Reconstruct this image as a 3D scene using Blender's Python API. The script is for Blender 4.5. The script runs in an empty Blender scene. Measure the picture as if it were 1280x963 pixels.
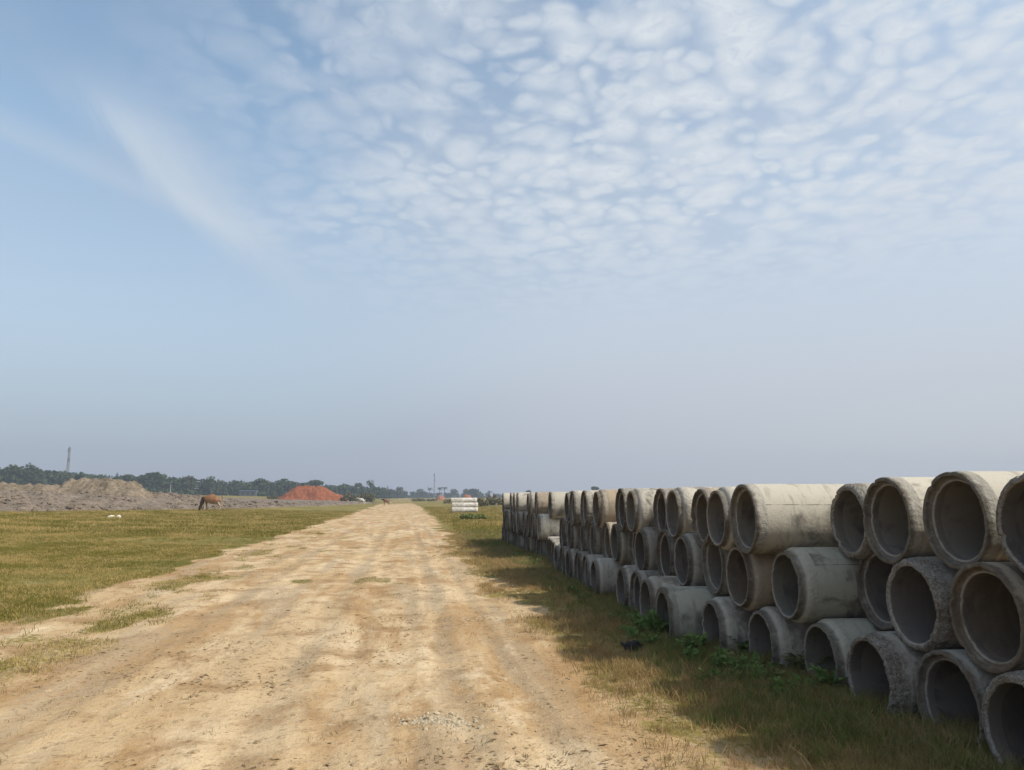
import bpy, bmesh, math, random
import numpy as np
from mathutils import Vector, Matrix

random.seed(7)
RNG = np.random.default_rng(11)
scene = bpy.context.scene
COL = scene.collection

# ------------------------------------------------------------------ camera
EYE = 1.57
FPX = 918.0
XV, YV = 507.0, 620.4                       # vanishing point of the road and of the pipe row in the photo
_a = (XV - 640) / FPX
_b = (481.5 - YV) / FPX
TH = math.atan(-_b)
PS = math.atan(-_a / (math.cos(TH) - _b * math.sin(TH)))
FW = np.array([math.sin(PS) * math.cos(TH), math.cos(PS) * math.cos(TH), math.sin(TH)])
RT = np.array([math.cos(PS), -math.sin(PS), 0.0])
UP = np.array([-math.sin(PS) * math.sin(TH), -math.cos(PS) * math.sin(TH), math.cos(TH)])
CAMP = np.array([0.0, 0.0, EYE])

cam_d = bpy.data.cameras.new('camera')
cam = bpy.data.objects.new('camera', cam_d)
COL.objects.link(cam)
M = Matrix(((RT[0], UP[0], -FW[0], 0), (RT[1], UP[1], -FW[1], 0), (RT[2], UP[2], -FW[2], EYE), (0, 0, 0, 1)))
cam.matrix_world = M
cam_d.sensor_width = 36.0
cam_d.lens = FPX / 1280 * 36.0
cam_d.clip_end = 6000
cam_d.clip_start = 0.05
scene.camera = cam


def ray(px, py):
    d = FW + (px - 640) / FPX * RT + (481.5 - py) / FPX * UP
    return d / np.linalg.norm(d)


# ------------------------------------------------------------------ noise
_TAB = np.random.default_rng(5).random((256, 256))


def vnoise(x, y, seed=0):
    x = np.asarray(x, float) + seed * 37.3
    y = np.asarray(y, float) + seed * 91.7
    xi = np.floor(x).astype(int)
    yi = np.floor(y).astype(int)
    fx = x - xi
    fy = y - yi
    fx = fx * fx * (3 - 2 * fx)
    fy = fy * fy * (3 - 2 * fy)
    a = _TAB[xi & 255, yi & 255]
    b = _TAB[(xi + 1) & 255, yi & 255]
    c = _TAB[xi & 255, (yi + 1) & 255]
    d = _TAB[(xi + 1) & 255, (yi + 1) & 255]
    return (a * (1 - fx) + b * fx) * (1 - fy) + (c * (1 - fx) + d * fx) * fy


def fbm(x, y, seed=0, oct=4):
    s, a, f, t = 0.0, 1.0, 1.0, 0.0
    for o in range(oct):
        s = s + a * vnoise(np.asarray(x) * f, np.asarray(y) * f, seed + o)
        t += a
        a *= 0.5
        f *= 2.03
    return s / t


def sstep(a, b, x):
    t = np.clip((np.asarray(x, float) - a) / (b - a), 0, 1)
    return t * t * (3 - 2 * t)


# ------------------------------------------------------------------ terrain
def softp(t, w):
    return w * np.log1p(np.exp(np.clip(t / w, -30, 30))) + np.where(t / w > 30, t - 30 * w, 0)


def terrain(x, y):
    x = np.asarray(x, float)
    y = np.asarray(y, float)
    L = -x
    t = 0.030 * softp(L - 5.5, 1.2)
    t = 5.0 * (1 - np.exp(-t / 5.0))
    g = 0.05 * (fbm(x * 0.25, y * 0.25, 3, 3) - 0.5) * sstep(4.5, 8, np.abs(x + 1.4))
    return t + g


def micro(x, y):
    """ruts, clods and hoof marks of the track, real relief"""
    x = np.asarray(x, float)
    y = np.asarray(y, float)
    near = 1 - sstep(25, 60, y)
    w = 0.10 * (fbm(y * 0.35, y * 0 + 3, 9, 2) - 0.5)
    z = 0.0
    for xc, dep, wd in ((0.42, 0.016, 0.12), (0.95, 0.012, 0.10), (-1.0, 0.014, 0.16), (-2.6, 0.014, 0.18), (-0.45, .008, .12)):
        z = z - dep * np.exp(-((x - xc - w) / wd) ** 2) * (0.4 + fbm(x * .5, y * 0.6, 21, 2))
        z = z + dep * .5 * np.exp(-((np.abs(x - xc - w) - wd * 1.7) / (wd * .6)) ** 2)
    z = z + 0.030 * (fbm(x * 0.9, y * 0.9, 31, 3) - 0.5)
    z = z + 0.024 * (fbm(x * 4.1, y * 4.1, 41, 3) - 0.5)
    z = z + 0.012 * np.maximum(0, fbm(x * 11, y * 9, 51, 2) - 0.55)
    return z * near


def dirtmask(x, y):
    """1 bare track, 0 grass"""
    x = np.asarray(x, float)
    y = np.asarray(y, float)
    n1 = fbm(x * 0.55, y * 0.30, 61, 3) - 0.5
    n2 = fbm(x * 2.1, y * 1.0, 71, 3) - 0.5
    xl = x + 1.1 * n1
    left = sstep(-5.15, -4.55, xl + 0.9 * n2)
    patch = np.exp(-((x + 3.6 + 1.0 * n1) / 0.85) ** 2) * sstep(-.10, .22, n2 + 0.25 * n1 + .05)
    left = left * (1 - 0.58 * patch * (1 - sstep(25, 70, y)))
    xr = x + 1.3 * n1 + 1.2 * n2 - 0.012 * np.minimum(y, 60) + .25 * sstep(4, 8, y)
    right = 1 - sstep(1.05, 2.25, xr)
    m = left * right
    far = sstep(110, 190, y)
    m = m * (1 - far) + far * m * sstep(-.05, .2, n1)
    # scattered tufts growing in the track
    sc = sstep(.20, .30, fbm(x * 1.3, y * .55, 83, 3) - .5) * .55 * sstep(8, 14, y)
    return np.clip(m - sc, 0, 1)


def hit(px, py, tmax=900):
    d = ray(px, py)
    t = 2.0
    prev = t
    while t < tmax:
        p = CAMP + d * t
        if p[2] < terrain(p[0], p[1]):
            lo, hi = prev, t
            for _ in range(30):
                m = (lo + hi) / 2
                p = CAMP + d * m
                if p[2] < terrain(p[0], p[1]):
                    hi = m
                else:
                    lo = m
            p = CAMP + d * hi
            return float(p[0]), float(p[1]), float(terrain(p[0], p[1]))
        prev = t
        t *= 1.01
    p = CAMP + d * tmax
    return float(p[0]), float(p[1]), float(terrain(p[0], p[1]))


def at(px, Y, py=600):
    """ground position in the direction of photo column px at distance Y"""
    d = ray(px, py)
    x = d[0] / d[1] * Y
    return float(x), float(Y), float(terrain(x, Y))


def zat(px, py, Y):
    """height of the line of sight of a photo pixel at distance Y"""
    d = ray(px, py)
    return EYE + d[2] / d[1] * Y


# ------------------------------------------------------------------ helpers: objects
def tag(o, label=None, cat=None, group=None, kind=None):
    if label:
        o['label'] = label
    if cat:
        o['category'] = cat
    if group:
        o['group'] = group
    if kind:
        o['kind'] = kind
    return o


def mesh_obj(name, verts, faces, mat=None, parent=None, smooth=False, angle=None, link=True):
    me = bpy.data.meshes.new(name)
    me.from_pydata([tuple(map(float, v)) for v in verts], [], [tuple(int(i) for i in f) for f in faces])
    me.update()
    if smooth:
        me.polygons.foreach_set('use_smooth', [True] * len(me.polygons))
        if angle:
            me.set_sharp_from_angle(angle=math.radians(angle))
    if mat:
        me.materials.append(mat)
    o = bpy.data.objects.new(name, me)
    if link:
        COL.objects.link(o)
    if parent:
        o.parent = parent
    return o


class MB:
    """collects verts and faces for one mesh"""

    def __init__(self):
        self.v, self.f, self.m = [], [], []

    def add(self, vs, fs, mi=0):
        b = len(self.v)
        self.v.extend([tuple(map(float, p)) for p in vs])
        for f in fs:
            self.f.append(tuple(int(i) + b for i in f))
            self.m.append(mi)

    def tube(self, pts, rads, n=7, cap=True, mi=0):
        pts = [np.array(p, float) for p in pts]
        vs, fs = [], []
        for i, p in enumerate(pts):
            d = pts[min(i + 1, len(pts) - 1)] - pts[max(i - 1, 0)]
            d = d / (np.linalg.norm(d) + 1e-9)
            u = np.cross(d, [0, 0, 1.0])
            if np.linalg.norm(u) < 1e-3:
                u = np.cross(d, [0, 1.0, 0])
            u /= np.linalg.norm(u)
            w = np.cross(d, u)
            for k in range(n):
                a = 2 * math.pi * k / n
                vs.append(p + rads[i] * (math.cos(a) * u + math.sin(a) * w))
        for i in range(len(pts) - 1):
            for k in range(n):
                k2 = (k + 1) % n
                fs.append((i * n + k, i * n + k2, (i + 1) * n + k2, (i + 1) * n + k))
        if cap:
            fs.append(tuple(range(n)))
            fs.append(tuple(range((len(pts) - 1) * n, len(pts) * n))[::-1])
        self.add(vs, fs, mi)

    def box(self, c, s, mi=0):
        cx, cy, cz = c
        sx, sy, sz = s[0] / 2, s[1] / 2, s[2] / 2
        vs = [(cx + a * sx, cy + b * sy, cz + e * sz) for a in (-1, 1) for b in (-1, 1) for e in (-1, 1)]
        fs = [(0, 1, 3, 2), (4, 6, 7, 5), (0, 4, 5, 1), (2, 3, 7, 6), (0, 2, 6, 4), (1, 5, 7, 3)]
        self.add(vs, fs, mi)

    def build(self, name, mats, parent=None, smooth=False, angle=None, link=True):
        if not isinstance(mats, (list, tuple)):
            mats = [mats]
        o = mesh_obj(name, self.v, self.f, mats[0], parent, smooth, angle, link)
        for m in mats[1:]:
            o.data.materials.append(m)
        if len(mats) > 1:
            o.data.polygons.foreach_set('material_index', self.m)
        return o


# ------------------------------------------------------------------ helpers: node materials
class NT:
    def __init__(self, tree):
        self.t = tree

    def n(self, typ, ins=None, out=0, **props):
        nd = self.t.nodes.new(typ)
        for k, v in props.items():
            setattr(nd, k, v)
        for k, v in (ins or {}).items():
            s = nd.inputs[k]
            if hasattr(v, 'node') and hasattr(v, 'is_output'):
                self.t.links.new(v, s)
            else:
                s.default_value = v
        return nd if out is None else nd.outputs[out]

    def link(self, a, b):
        self.t.links.new(a, b)

    def noise(self, vec, scale, detail=4, rough=0.55, dist=0.0, out='Fac'):
        return self.n('ShaderNodeTexNoise', {'Vector': vec, 'Scale': scale, 'Detail': detail, 'Roughness': rough, 'Distortion': dist}, out=out)

    def mapr(self, v, a, b, c=0.0, d=1.0, smooth=True):
        return self.n('ShaderNodeMapRange', {'Value': v, 'From Min': a, 'From Max': b, 'To Min': c, 'To Max': d},
                      interpolation_type='SMOOTHSTEP' if smooth else 'LINEAR')

    def math(self, op, a, b=0.0, clamp=False):
        return self.n('ShaderNodeMath', {0: a, 1: b}, operation=op, use_clamp=clamp)

    def mix(self, fac, a, b, blend='MIX'):
        nd = self.t.nodes.new('ShaderNodeMix')
        nd.data_type = 'RGBA'
        nd.blend_type = blend
        for s, v in ((nd.inputs[0], fac), (nd.inputs[6], a), (nd.inputs[7], b)):
            if hasattr(v, 'is_output'):
                self.t.links.new(v, s)
            elif s.type == 'RGBA':
                s.default_value = tuple(v) + ((1.0,) if len(v) == 3 else ())
            else:
                s.default_value = v
        return nd.outputs[2]

    def mapping(self, vec, scale=(1, 1, 1), loc=(0, 0, 0), rot=(0, 0, 0)):
        return self.n('ShaderNodeMapping', {'Vector': vec, 'Scale': scale, 'Location': loc, 'Rotation': rot})


def material(name, rough=0.9, spec=0.2):
    m = bpy.data.materials.new(name)
    m.use_nodes = True
    t = m.node_tree
    t.nodes.clear()
    out = t.nodes.new('ShaderNodeOutputMaterial')
    b = t.nodes.new('ShaderNodeBsdfPrincipled')
    t.links.new(b.outputs[0], out.inputs[0])
    b.inputs['Roughness'].default_value = rough
    b.inputs['Specular IOR Level'].default_value = spec
    return m, NT(t), b


def bump(N, b, h, strength=0.5, dist=0.01):
    nd = N.n('ShaderNodeBump', {'Height': h, 'Strength': strength, 'Distance': dist})
    N.link(nd, b.inputs['Normal'])


# ------------------------------------------------------------------ world, sun
SUN = Vector((1.0, -0.50, 1.02)).normalized()
el = math.asin(SUN.z)
az = math.atan2(SUN.x, SUN.y)
w = bpy.data.worlds.new('World')
scene.world = w
w.use_nodes = True
wt = w.node_tree
wt.nodes.clear()
W = NT(wt)
wo = wt.nodes.new('ShaderNodeOutputWorld')
bg = wt.nodes.new('ShaderNodeBackground')
wt.links.new(bg.outputs[0], wo.inputs[0])
bg.inputs['Strength'].default_value = 0.15
sky = W.n('ShaderNodeTexSky', sky_type='NISHITA', sun_disc=False, sun_elevation=el, sun_rotation=az,
          air_density=1.0, dust_density=1.6, ozone_density=1.6, altitude=0.0)
gen = W.n('ShaderNodeTexCoord', out='Generated')
sep = W.n('ShaderNodeSeparateXYZ', {0: gen}, out=None)
zc = W.math('MAXIMUM', sep.outputs[2], 0.0)
den = W.math('ADD', zc, 0.10)
pxn = W.math('DIVIDE', sep.outputs[0], den)
pyn = W.math('DIVIDE', sep.outputs[1], den)
pl = W.n('ShaderNodeCombineXYZ', {0: pxn, 1: pyn, 2: 0.0})
# high thin veil thickening to the horizon and towards the sun side
veil_el = W.mapr(zc, 0.05, 0.62, 1.0, 0.0, smooth=False)
side = W.mapr(pxn, -0.9, 1.0, 0.0, 1.0)
vn = W.noise(W.mapping(pl, (0.9, 0.5, 1), (3.1, 0, 0), (0, 0, -0.25)), 1.6, 4, 0.55, 0.6)
vn = W.math('MULTIPLY', W.mapr(vn, 0.3, 0.72, -0.20, 0.22), W.mapr(zc, 0.22, 0.45, 0.0, 1.0))
veil = W.math('ADD', W.math('MULTIPLY', W.math('POWER', veil_el, 1.15), 0.95), W.math('MULTIPLY', side, 0.22))
zen = W.math('MAXIMUM', W.math('MULTIPLY', W.mapr(zc, 0.64, 0.86), 0.75), W.math('MULTIPLY', W.mapr(sep.outputs[1], 0.35, -0.25, 0.0, 1.0), 0.65))  # unseen extra veil overhead and behind the camera, added to whiten the sky light
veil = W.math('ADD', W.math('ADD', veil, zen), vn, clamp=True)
# broad cirrus streaks on the left
cx = W.math('SUBTRACT', pxn, W.math('ADD', W.math('MULTIPLY', pyn, 0.22), -1.020))
cn = W.noise(W.mapping(pl, (5.0, 0.7, 1), (0, 0, 0), (0, 0, -0.21)), 1.7, 5, 0.6, 0.4)
cx2 = W.math('ADD', cx, W.math('MULTIPLY', W.math('SUBTRACT', cn, 0.5), 0.20))
st1 = W.math('MULTIPLY', W.mapr(cx2, -0.10, 0.045), W.mapr(cx2, 0.03, 0.22, 1.0, 0.0))
st1 = W.math('MULTIPLY', st1, W.math('MULTIPLY', W.mapr(pyn, 1.36, 1.66), W.mapr(pyn, 1.75, 3.2, 1.0, 0.0)))
st1 = W.math('MULTIPLY', st1, W.mapr(cn, 0.22, 0.62, 0.35, 1.0))
cx3 = W.math('SUBTRACT', pxn, W.math('ADD', W.math('MULTIPLY', pyn, 0.75), -2.13))
st2 = W.math('MULTIPLY', W.mapr(cx3, -0.10, 0.0), W.mapr(cx3, 0.0, 0.16, 1.0, 0.0))
st2 = W.math('MULTIPLY', st2, W.math('MULTIPLY', W.mapr(pyn, 1.3, 1.6), W.mapr(pyn, 1.8, 2.6, 1.0, 0.0)))
cirrus = W.math('ADD', W.math('MULTIPLY', st1, 0.78), W.math('MULTIPLY', st2, 0.28), clamp=True)
# altocumulus puffs to the right and overhead
wv = W.n('ShaderNodeTexNoise', {'Vector': pl, 'Scale': 5.0, 'Detail': 3.0}, out='Color')
wrp = W.n('ShaderNodeVectorMath', {0: wv, 1: (0.5, 0.5, 0.5)}, operation='SUBTRACT')
wrp = W.n('ShaderNodeVectorMath', {0: wrp, 'Scale': 0.16}, operation='SCALE')
pw = W.n('ShaderNodeVectorMath', {0: pl, 1: wrp}, operation='ADD')
pws = W.mapping(pw, (1.0, 1.0, 1.0), (0, 0, 0), (0, 0, 0.5))
vo = W.n('ShaderNodeTexVoronoi', {'Vector': pws, 'Scale': 10.0, 'Smoothness': 0.4, 'Randomness': 0.95}, out='Distance', feature='SMOOTH_F1')
sz = W.noise(pl, 2.6, 3, 0.5)
vo = W.math('ADD', vo, W.math('MULTIPLY', W.math('SUBTRACT', 0.5, sz), 0.75))
fine = W.noise(W.mapping(pw, (1, 1.0, 1)), 30, 7, 0.68, 0.6)
vo = W.math('ADD', vo, W.math('MULTIPLY', W.math('SUBTRACT', fine, 0.5), 0.50))
puff = W.mapr(vo, 0.20, 0.78, 1.0, 0.0)
rgn = W.noise(W.mapping(pl, (1, 0.8, 1), (1.3, 0.4, 0)), 1.5, 3, 0.55)
rg = W.math('ADD', pxn, W.math('MULTIPLY', W.math('SUBTRACT', rgn, 0.5), 1.1))
rg = W.mapr(rg, -0.60, 0.36)
vo2 = W.n('ShaderNodeTexVoronoi', {'Vector': pws, 'Scale': 17.5, 'Smoothness': 0.4, 'Randomness': 1.0}, out='Distance', feature='SMOOTH_F1')
vo2 = W.math('ADD', vo2, W.math('MULTIPLY', W.math('SUBTRACT', 0.5, W.noise(W.mapping(pl, (1, 1, 1), (5, 3, 0)), 3.2, 3, 0.5)), 0.7))
vo2 = W.math('ADD', vo2, W.math('MULTIPLY', W.math('SUBTRACT', fine, 0.5), 0.6))
puff = W.math('MAXIMUM', puff, W.math('MULTIPLY', W.mapr(vo2, 0.18, 0.74, 1.0, 0.0), 0.85))
puff = W.math('MULTIPLY', puff, W.mapr(fine, 0.25, 0.62, 0.62, 1.12))
puff = W.math('MULTIPLY', puff, rg)
puff = W.math('MULTIPLY', puff, W.mapr(zc, 0.20, 0.40))
c_blue = W.mix(1.0, sky, (1.60, 1.58, 1.38), 'MULTIPLY')
c_veil = (2.95, 3.40, 4.08)
c_veil_r = (4.0, 4.28, 4.78)
vcol = W.mix(side, c_veil, c_veil_r)
# low band of dull haze above the land
lowb = W.mapr(zc, -0.02, 0.25, 1.0, 0.0)
lowc = W.mix(W.mapr(sep.outputs[0], -0.35, 0.75), (1.72, 1.98, 2.80), (3.95, 4.05, 4.28))
vcol = W.mix(W.math('MULTIPLY', lowb, 0.85), vcol, lowc)
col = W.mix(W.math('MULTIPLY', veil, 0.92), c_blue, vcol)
col = W.mix(cirrus, col, (3.9, 4.5, 5.15))
col = W.mix(W.math('MULTIPLY', puff, 0.86, True), col, (4.85, 5.2, 5.55))
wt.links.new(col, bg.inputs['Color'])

ld = bpy.data.lights.new('sun', 'SUN')
ld.energy = 5.0
ld.angle = math.radians(1.8)
ld.color = (1.0, 0.95, 0.87)
sun = bpy.data.objects.new('sun', ld)
COL.objects.link(sun)
sun.rotation_euler = SUN.to_track_quat('Z', 'Y').to_euler()

scene.view_settings.view_transform = 'Standard'
scene.view_settings.look = 'None'
scene.view_settings.exposure = 0.0
scene.view_settings.gamma = 1.0
cy = scene.cycles
cy.use_denoising = True
cy.max_bounces = 5
cy.diffuse_bounces = 3
cy.glossy_bounces = 2
cy.transmission_bounces = 2
cy.volume_bounces = 0
cy.transparent_max_bounces = 6
cy.caustics_reflective = False
cy.caustics_refractive = False

# ------------------------------------------------------------------ ground materials
def ground_material():
    m, N, b = material('earth_and_grass', 0.95, 0.12)
    geo = N.n('ShaderNodeNewGeometry', out='Position')
    att = N.n('ShaderNodeAttribute', attribute_name='dirt', out='Fac')
    p2 = N.mapping(geo, (1, 1, 1))
    strk = N.mapping(geo, (1.0, 0.22, 1.0))
    n_big = N.noise(N.mapping(geo, (1.0, 0.45, 1.0)), 0.5, 4, 0.55, 0.3)
    n_mid = N.noise(p2, 1.7, 5, 0.6, 0.2)
    n_fine = N.noise(p2, 14, 5, 0.65)
    n_grit = N.noise(p2, 70, 3, 0.6)
    n_st = N.noise(strk, 2.6, 5, 0.6, 0.15)
    # bare track
    pale, tan_, brn, gry = (0.60, 0.458, 0.285), (0.48, 0.335, 0.178), (0.30, 0.180, 0.082), (0.355, 0.275, 0.178)
    d = N.mix(N.mapr(n_big, 0.36, 0.62), tan_, pale)
    d = N.mix(N.mapr(n_st, 0.44, 0.70), d, tan_)
    n_o = N.noise(N.mapping(geo, (1.0, 0.26, 1.0), (3, 7, 0)), 0.85, 5, 0.65, 0.4)
    d = N.mix(N.math('MULTIPLY', N.mapr(n_o, 0.47, 0.60), 0.85), d, (0.365, 0.222, 0.098))
    d = N.mix(N.math('MULTIPLY', N.mapr(n_mid, 0.46, 0.68), 0.85), d, brn)
    n_g = N.noise(N.mapping(geo, (1.6, 0.18, 1.0), (7, 2, 0)), 1.3, 4, 0.55)
    d = N.mix(N.math('MULTIPLY', N.mapr(n_g, 0.50, 0.64), 0.55), d, gry)
    n_p = N.noise(N.mapping(geo, (1, 0.42, 1), (4, 9, 0)), 1.2, 6, 0.68, 0.2)
    d = N.mix(N.math('MULTIPLY', N.mapr(n_p, 0.56, 0.70), 0.7), d, (0.68, 0.54, 0.35))
    sx_ = N.n('ShaderNodeSeparateXYZ', {0: geo}, out=None)
    wv = N.math('MULTIPLY', N.math('SUBTRACT', N.noise(N.mapping(geo, (0.02, 0.22, 0.0)), 1.0, 2, 0.5), 0.5), 0.9)
    xx = N.math('ADD', sx_.outputs[0], wv)
    for xc, wd, st in ((0.50, 0.11, 0.50), (1.05, 0.07, 0.32), (-0.95, 0.14, 0.28), (-2.45, 0.16, 0.30)):
        t_ = N.math('ABSOLUTE', N.math('SUBTRACT', xx, xc))
        k1 = N.math('MULTIPLY', N.mapr(t_, wd * 0.4, wd * 1.5, 1.0, 0.0), N.mapr(n_mid, 0.36, 0.56, 0.15, 1.0))
        d = N.mix(N.math('MULTIPLY', k1, st), d, gry)
        k2 = N.math('MULTIPLY', N.mapr(t_, wd * 1.3, wd * 1.7), N.mapr(t_, wd * 1.8, wd * 2.6, 1.0, 0.0))
        d = N.mix(N.math('MULTIPLY', k2, st * 0.35), d, pale)
    d = N.mix(N.math('MULTIPLY', N.mapr(n_fine, 0.52, 0.74), 0.70), d, (0.155, 0.098, 0.045))
    d = N.mix(N.math('MULTIPLY', N.mapr(n_grit, 0.55, 0.75), 0.35), d, (0.50, 0.41, 0.29))
    sp = N.n('ShaderNodeTexVoronoi', {'Vector': p2, 'Scale': 9.0, 'Randomness': 1.0}, out='Distance')
    spm = N.math('MULTIPLY', N.mapr(sp, 0.05, 0.16, 1.0, 0.0), N.mapr(n_mid, 0.45, 0.62))
    d = N.mix(N.math('MULTIPLY', spm, 0.75), d, (0.11, 0.072, 0.038))
    flk = N.noise(N.mapping(geo, (7.0, 15.0, 1.0), (1, 2, 0)), 1.6, 4, 0.7, 0.3)
    flk = N.math('MULTIPLY', N.mapr(flk, 0.60, 0.68), N.mapr(N.noise(p2, 0.8, 4, 0.6), 0.44, 0.60))
    d = N.mix(N.math('MULTIPLY', flk, 0.85), d, (0.105, 0.066, 0.034))
    flp = N.noise(N.mapping(geo, (5.0, 12.0, 1.0), (9, 4, 0)), 1.5, 4, 0.7, 0.3)
    d = N.mix(N.math('MULTIPLY', N.mapr(flp, 0.60, 0.70), 0.55), d, (0.56, 0.47, 0.33))
    # stubbly grass soil
    n_gr = N.noise(N.mapping(geo, (1.0, 0.7, 1.0), (2, 5, 0)), 0.22, 5, 0.6, 0.4)
    g = N.mix(N.mapr(n_gr, 0.38, 0.62), (0.235, 0.180, 0.055), (0.130, 0.118, 0.024))
    g = N.mix(N.math('MULTIPLY', N.mapr(n_mid, 0.48, 0.70), 0.6), g, (0.27, 0.205, 0.085))
    g = N.mix(N.math('MULTIPLY', N.mapr(n_fine, 0.5, 0.72), 0.5), g, (0.075, 0.070, 0.022))
    n_dry = N.noise(N.mapping(geo, (0.5, 1.0, 1.0), (8, 1, 0)), 0.6, 4, 0.62)
    g = N.mix(N.math('MULTIPLY', N.mapr(n_dry, 0.57, 0.70), 0.6), g, (0.36, 0.28, 0.15))
    edge = N.math('ADD', att, N.math('MULTIPLY', N.math('SUBTRACT', n_fine, 0.5), 1.5))
    edge = N.math('ADD', edge, N.math('MULTIPLY', N.math('SUBTRACT', n_mid, 0.5), 0.9))
    c = N.mix(N.mapr(edge, 0.34, 0.66), g, d)
    N.link(c, b.inputs['Base Color'])
    h = N.math('ADD', N.math('MULTIPLY', n_fine, 1.0), N.math('MULTIPLY', n_grit, 0.35))
    h = N.math('ADD', h, N.math('MULTIPLY', n_mid, 1.4))
    bump(N, b, h, 0.9, 0.022)
    return m


MAT_GROUND = ground_material()


def grid_sheet(name, xs, ys, zf, mat, keep=None, zoff=0.0):
    X, Y = np.meshgrid(xs, ys)
    Z = zf(X, Y) + zoff
    nx, ny = len(xs), len(ys)
    V = np.stack([X.ravel(), Y.ravel(), Z.ravel()], 1)
    i = np.arange(nx - 1)
    j = np.arange(ny - 1)
    I, J = np.meshgrid(i, j)
    a = (J * nx + I).ravel()
    F = np.stack([a, a + 1, a + nx + 1, a + nx], 1)
    if keep is not None:
        cxx = V[F].mean(1)
        F = F[keep(cxx[:, 0], cxx[:, 1])]
    me = bpy.data.meshes.new(name)
    me.vertices.add(len(V))
    me.vertices.foreach_set('co', V.ravel())
    me.loops.add(F.size)
    me.loops.foreach_set('vertex_index', F.ravel())
    me.polygons.add(len(F))
    me.polygons.foreach_set('loop_start', np.arange(0, F.size, 4))
    me.update(calc_edges=True)
    me.polygons.foreach_set('use_smooth', np.ones(len(F), bool))
    at_ = me.attributes.new('dirt', 'FLOAT', 'POINT')
    at_.data.foreach_set('value', dirtmask(V[:, 0], V[:, 1]).astype(np.float32))
    me.materials.append(mat)
    me.validate()
    o = bpy.data.objects.new(name, me)
    COL.objects.link(o)
    return o


def geo_axis(lo, hi, step, far, growth):
    a = list(np.arange(lo, hi + 1e-6, step))
    s = step
    x = a[-1]
    while x < far:
        s *= growth
        x = min(x + s, far)
        a.append(x)
    return a


xr_ = geo_axis(0, 6.5, 0.085, 1150, 1.10)
xl_ = geo_axis(0, 9, 0.085, 1150, 1.10)
XS = np.array(sorted(set([-v for v in xl_[1:]] + xr_)))
YS = np.array([-40, -25, -15, -8, -4, -1, 1, 2, 2.6] + geo_axis(2.9, 17, 0.08, 1150, 1.025))


def ground_z(x, y):
    return terrain(x, y) + micro(x, y)


tag(grid_sheet('ground', XS, YS, ground_z, MAT_GROUND), kind='structure')
XR = np.arange(-5.6, 3.01, 0.055)
YR = np.array(geo_axis(1.5, 17, 0.06, 190, 1.022))


def road_keep(x, y):
    n = fbm(x * 3.1, y * 2.2, 95, 3) - .5
    return dirtmask(x, y) + .5 * n > 0.30


tag(grid_sheet('dirt_road', XR, YR, ground_z, MAT_GROUND, road_keep, 0.004), kind='structure')


def rock(name, r, mat, seed, flat=.6, sub=1, link=False):
    bm = bmesh.new()
    bmesh.ops.create_icosphere(bm, subdivisions=sub, radius=1)
    rs = np.random.default_rng(seed)
    for v in bm.verts:
        p = np.array(v.co)
        s = 1 + .45 * (float(fbm(p[0] * 1.7 + seed, p[1] * 1.7 + p[2] * 1.3, seed, 3)) - .5) * 2 * .7
        q = p * s * rs.uniform(.9, 1.1)
        v.co = (q[0] * r * 1.15, q[1] * r * .9, q[2] * r * flat)
    me = bpy.data.meshes.new(name)
    bm.to_mesh(me)
    bm.free()
    me.materials.append(mat)
    o = bpy.data.objects.new(name, me)
    if link:
        COL.objects.link(o)
    return o


def gn_scatter(name, pts, rotz, scl, tilt, sources, idx, label=None):
    me = bpy.data.meshes.new(name)
    me.vertices.add(len(pts))
    me.vertices.foreach_set('co', np.asarray(pts, np.float32).ravel())
    for nm, typ, val in (('rz', 'FLOAT', rotz), ('sc', 'FLOAT', scl), ('tl', 'FLOAT', tilt), ('ix', 'INT', idx)):
        a = me.attributes.new(nm, typ, 'POINT')
        a.data.foreach_set('value', np.asarray(val, np.float32 if typ == 'FLOAT' else np.int32))
    o = bpy.data.objects.new(name, me)
    COL.objects.link(o)
    c = bpy.data.collections.new(name + '_sources')
    for s in sources:
        c.objects.link(s)
    ng = bpy.data.node_groups.new(name, 'GeometryNodeTree')
    ng.interface.new_socket('Geometry', in_out='INPUT', socket_type='NodeSocketGeometry')
    ng.interface.new_socket('Geometry', in_out='OUTPUT', socket_type='NodeSocketGeometry')
    gi = ng.nodes.new('NodeGroupInput')
    go = ng.nodes.new('NodeGroupOutput')
    ci = ng.nodes.new('GeometryNodeCollectionInfo')
    ci.inputs['Collection'].default_value = c
    ci.inputs['Separate Children'].default_value = True
    ci.inputs['Reset Children'].default_value = True
    ip = ng.nodes.new('GeometryNodeInstanceOnPoints')
    ip.inputs['Pick Instance'].default_value = True

    def na(nm, typ):
        nd = ng.nodes.new('GeometryNodeInputNamedAttribute')
        nd.data_type = typ
        nd.inputs['Name'].default_value = nm
        return nd.outputs['Attribute']
    cx_ = ng.nodes.new('ShaderNodeCombineXYZ')
    ng.links.new(na('tl', 'FLOAT'), cx_.inputs[0])
    ng.links.new(na('rz', 'FLOAT'), cx_.inputs[2])
    ng.links.new(gi.outputs[0], ip.inputs['Points'])
    ng.links.new(ci.outputs[0], ip.inputs['Instance'])
    ng.links.new(na('ix', 'INT'), ip.inputs['Instance Index'])
    ng.links.new(cx_.outputs[0], ip.inputs['Rotation'])
    ng.links.new(na('sc', 'FLOAT'), ip.inputs['Scale'])
    ng.links.new(ip.outputs[0], go.inputs[0])
    md = o.modifiers.new('scatter', 'NODES')
    md.node_group = ng
    tag(o, kind='stuff')
    return o


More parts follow.
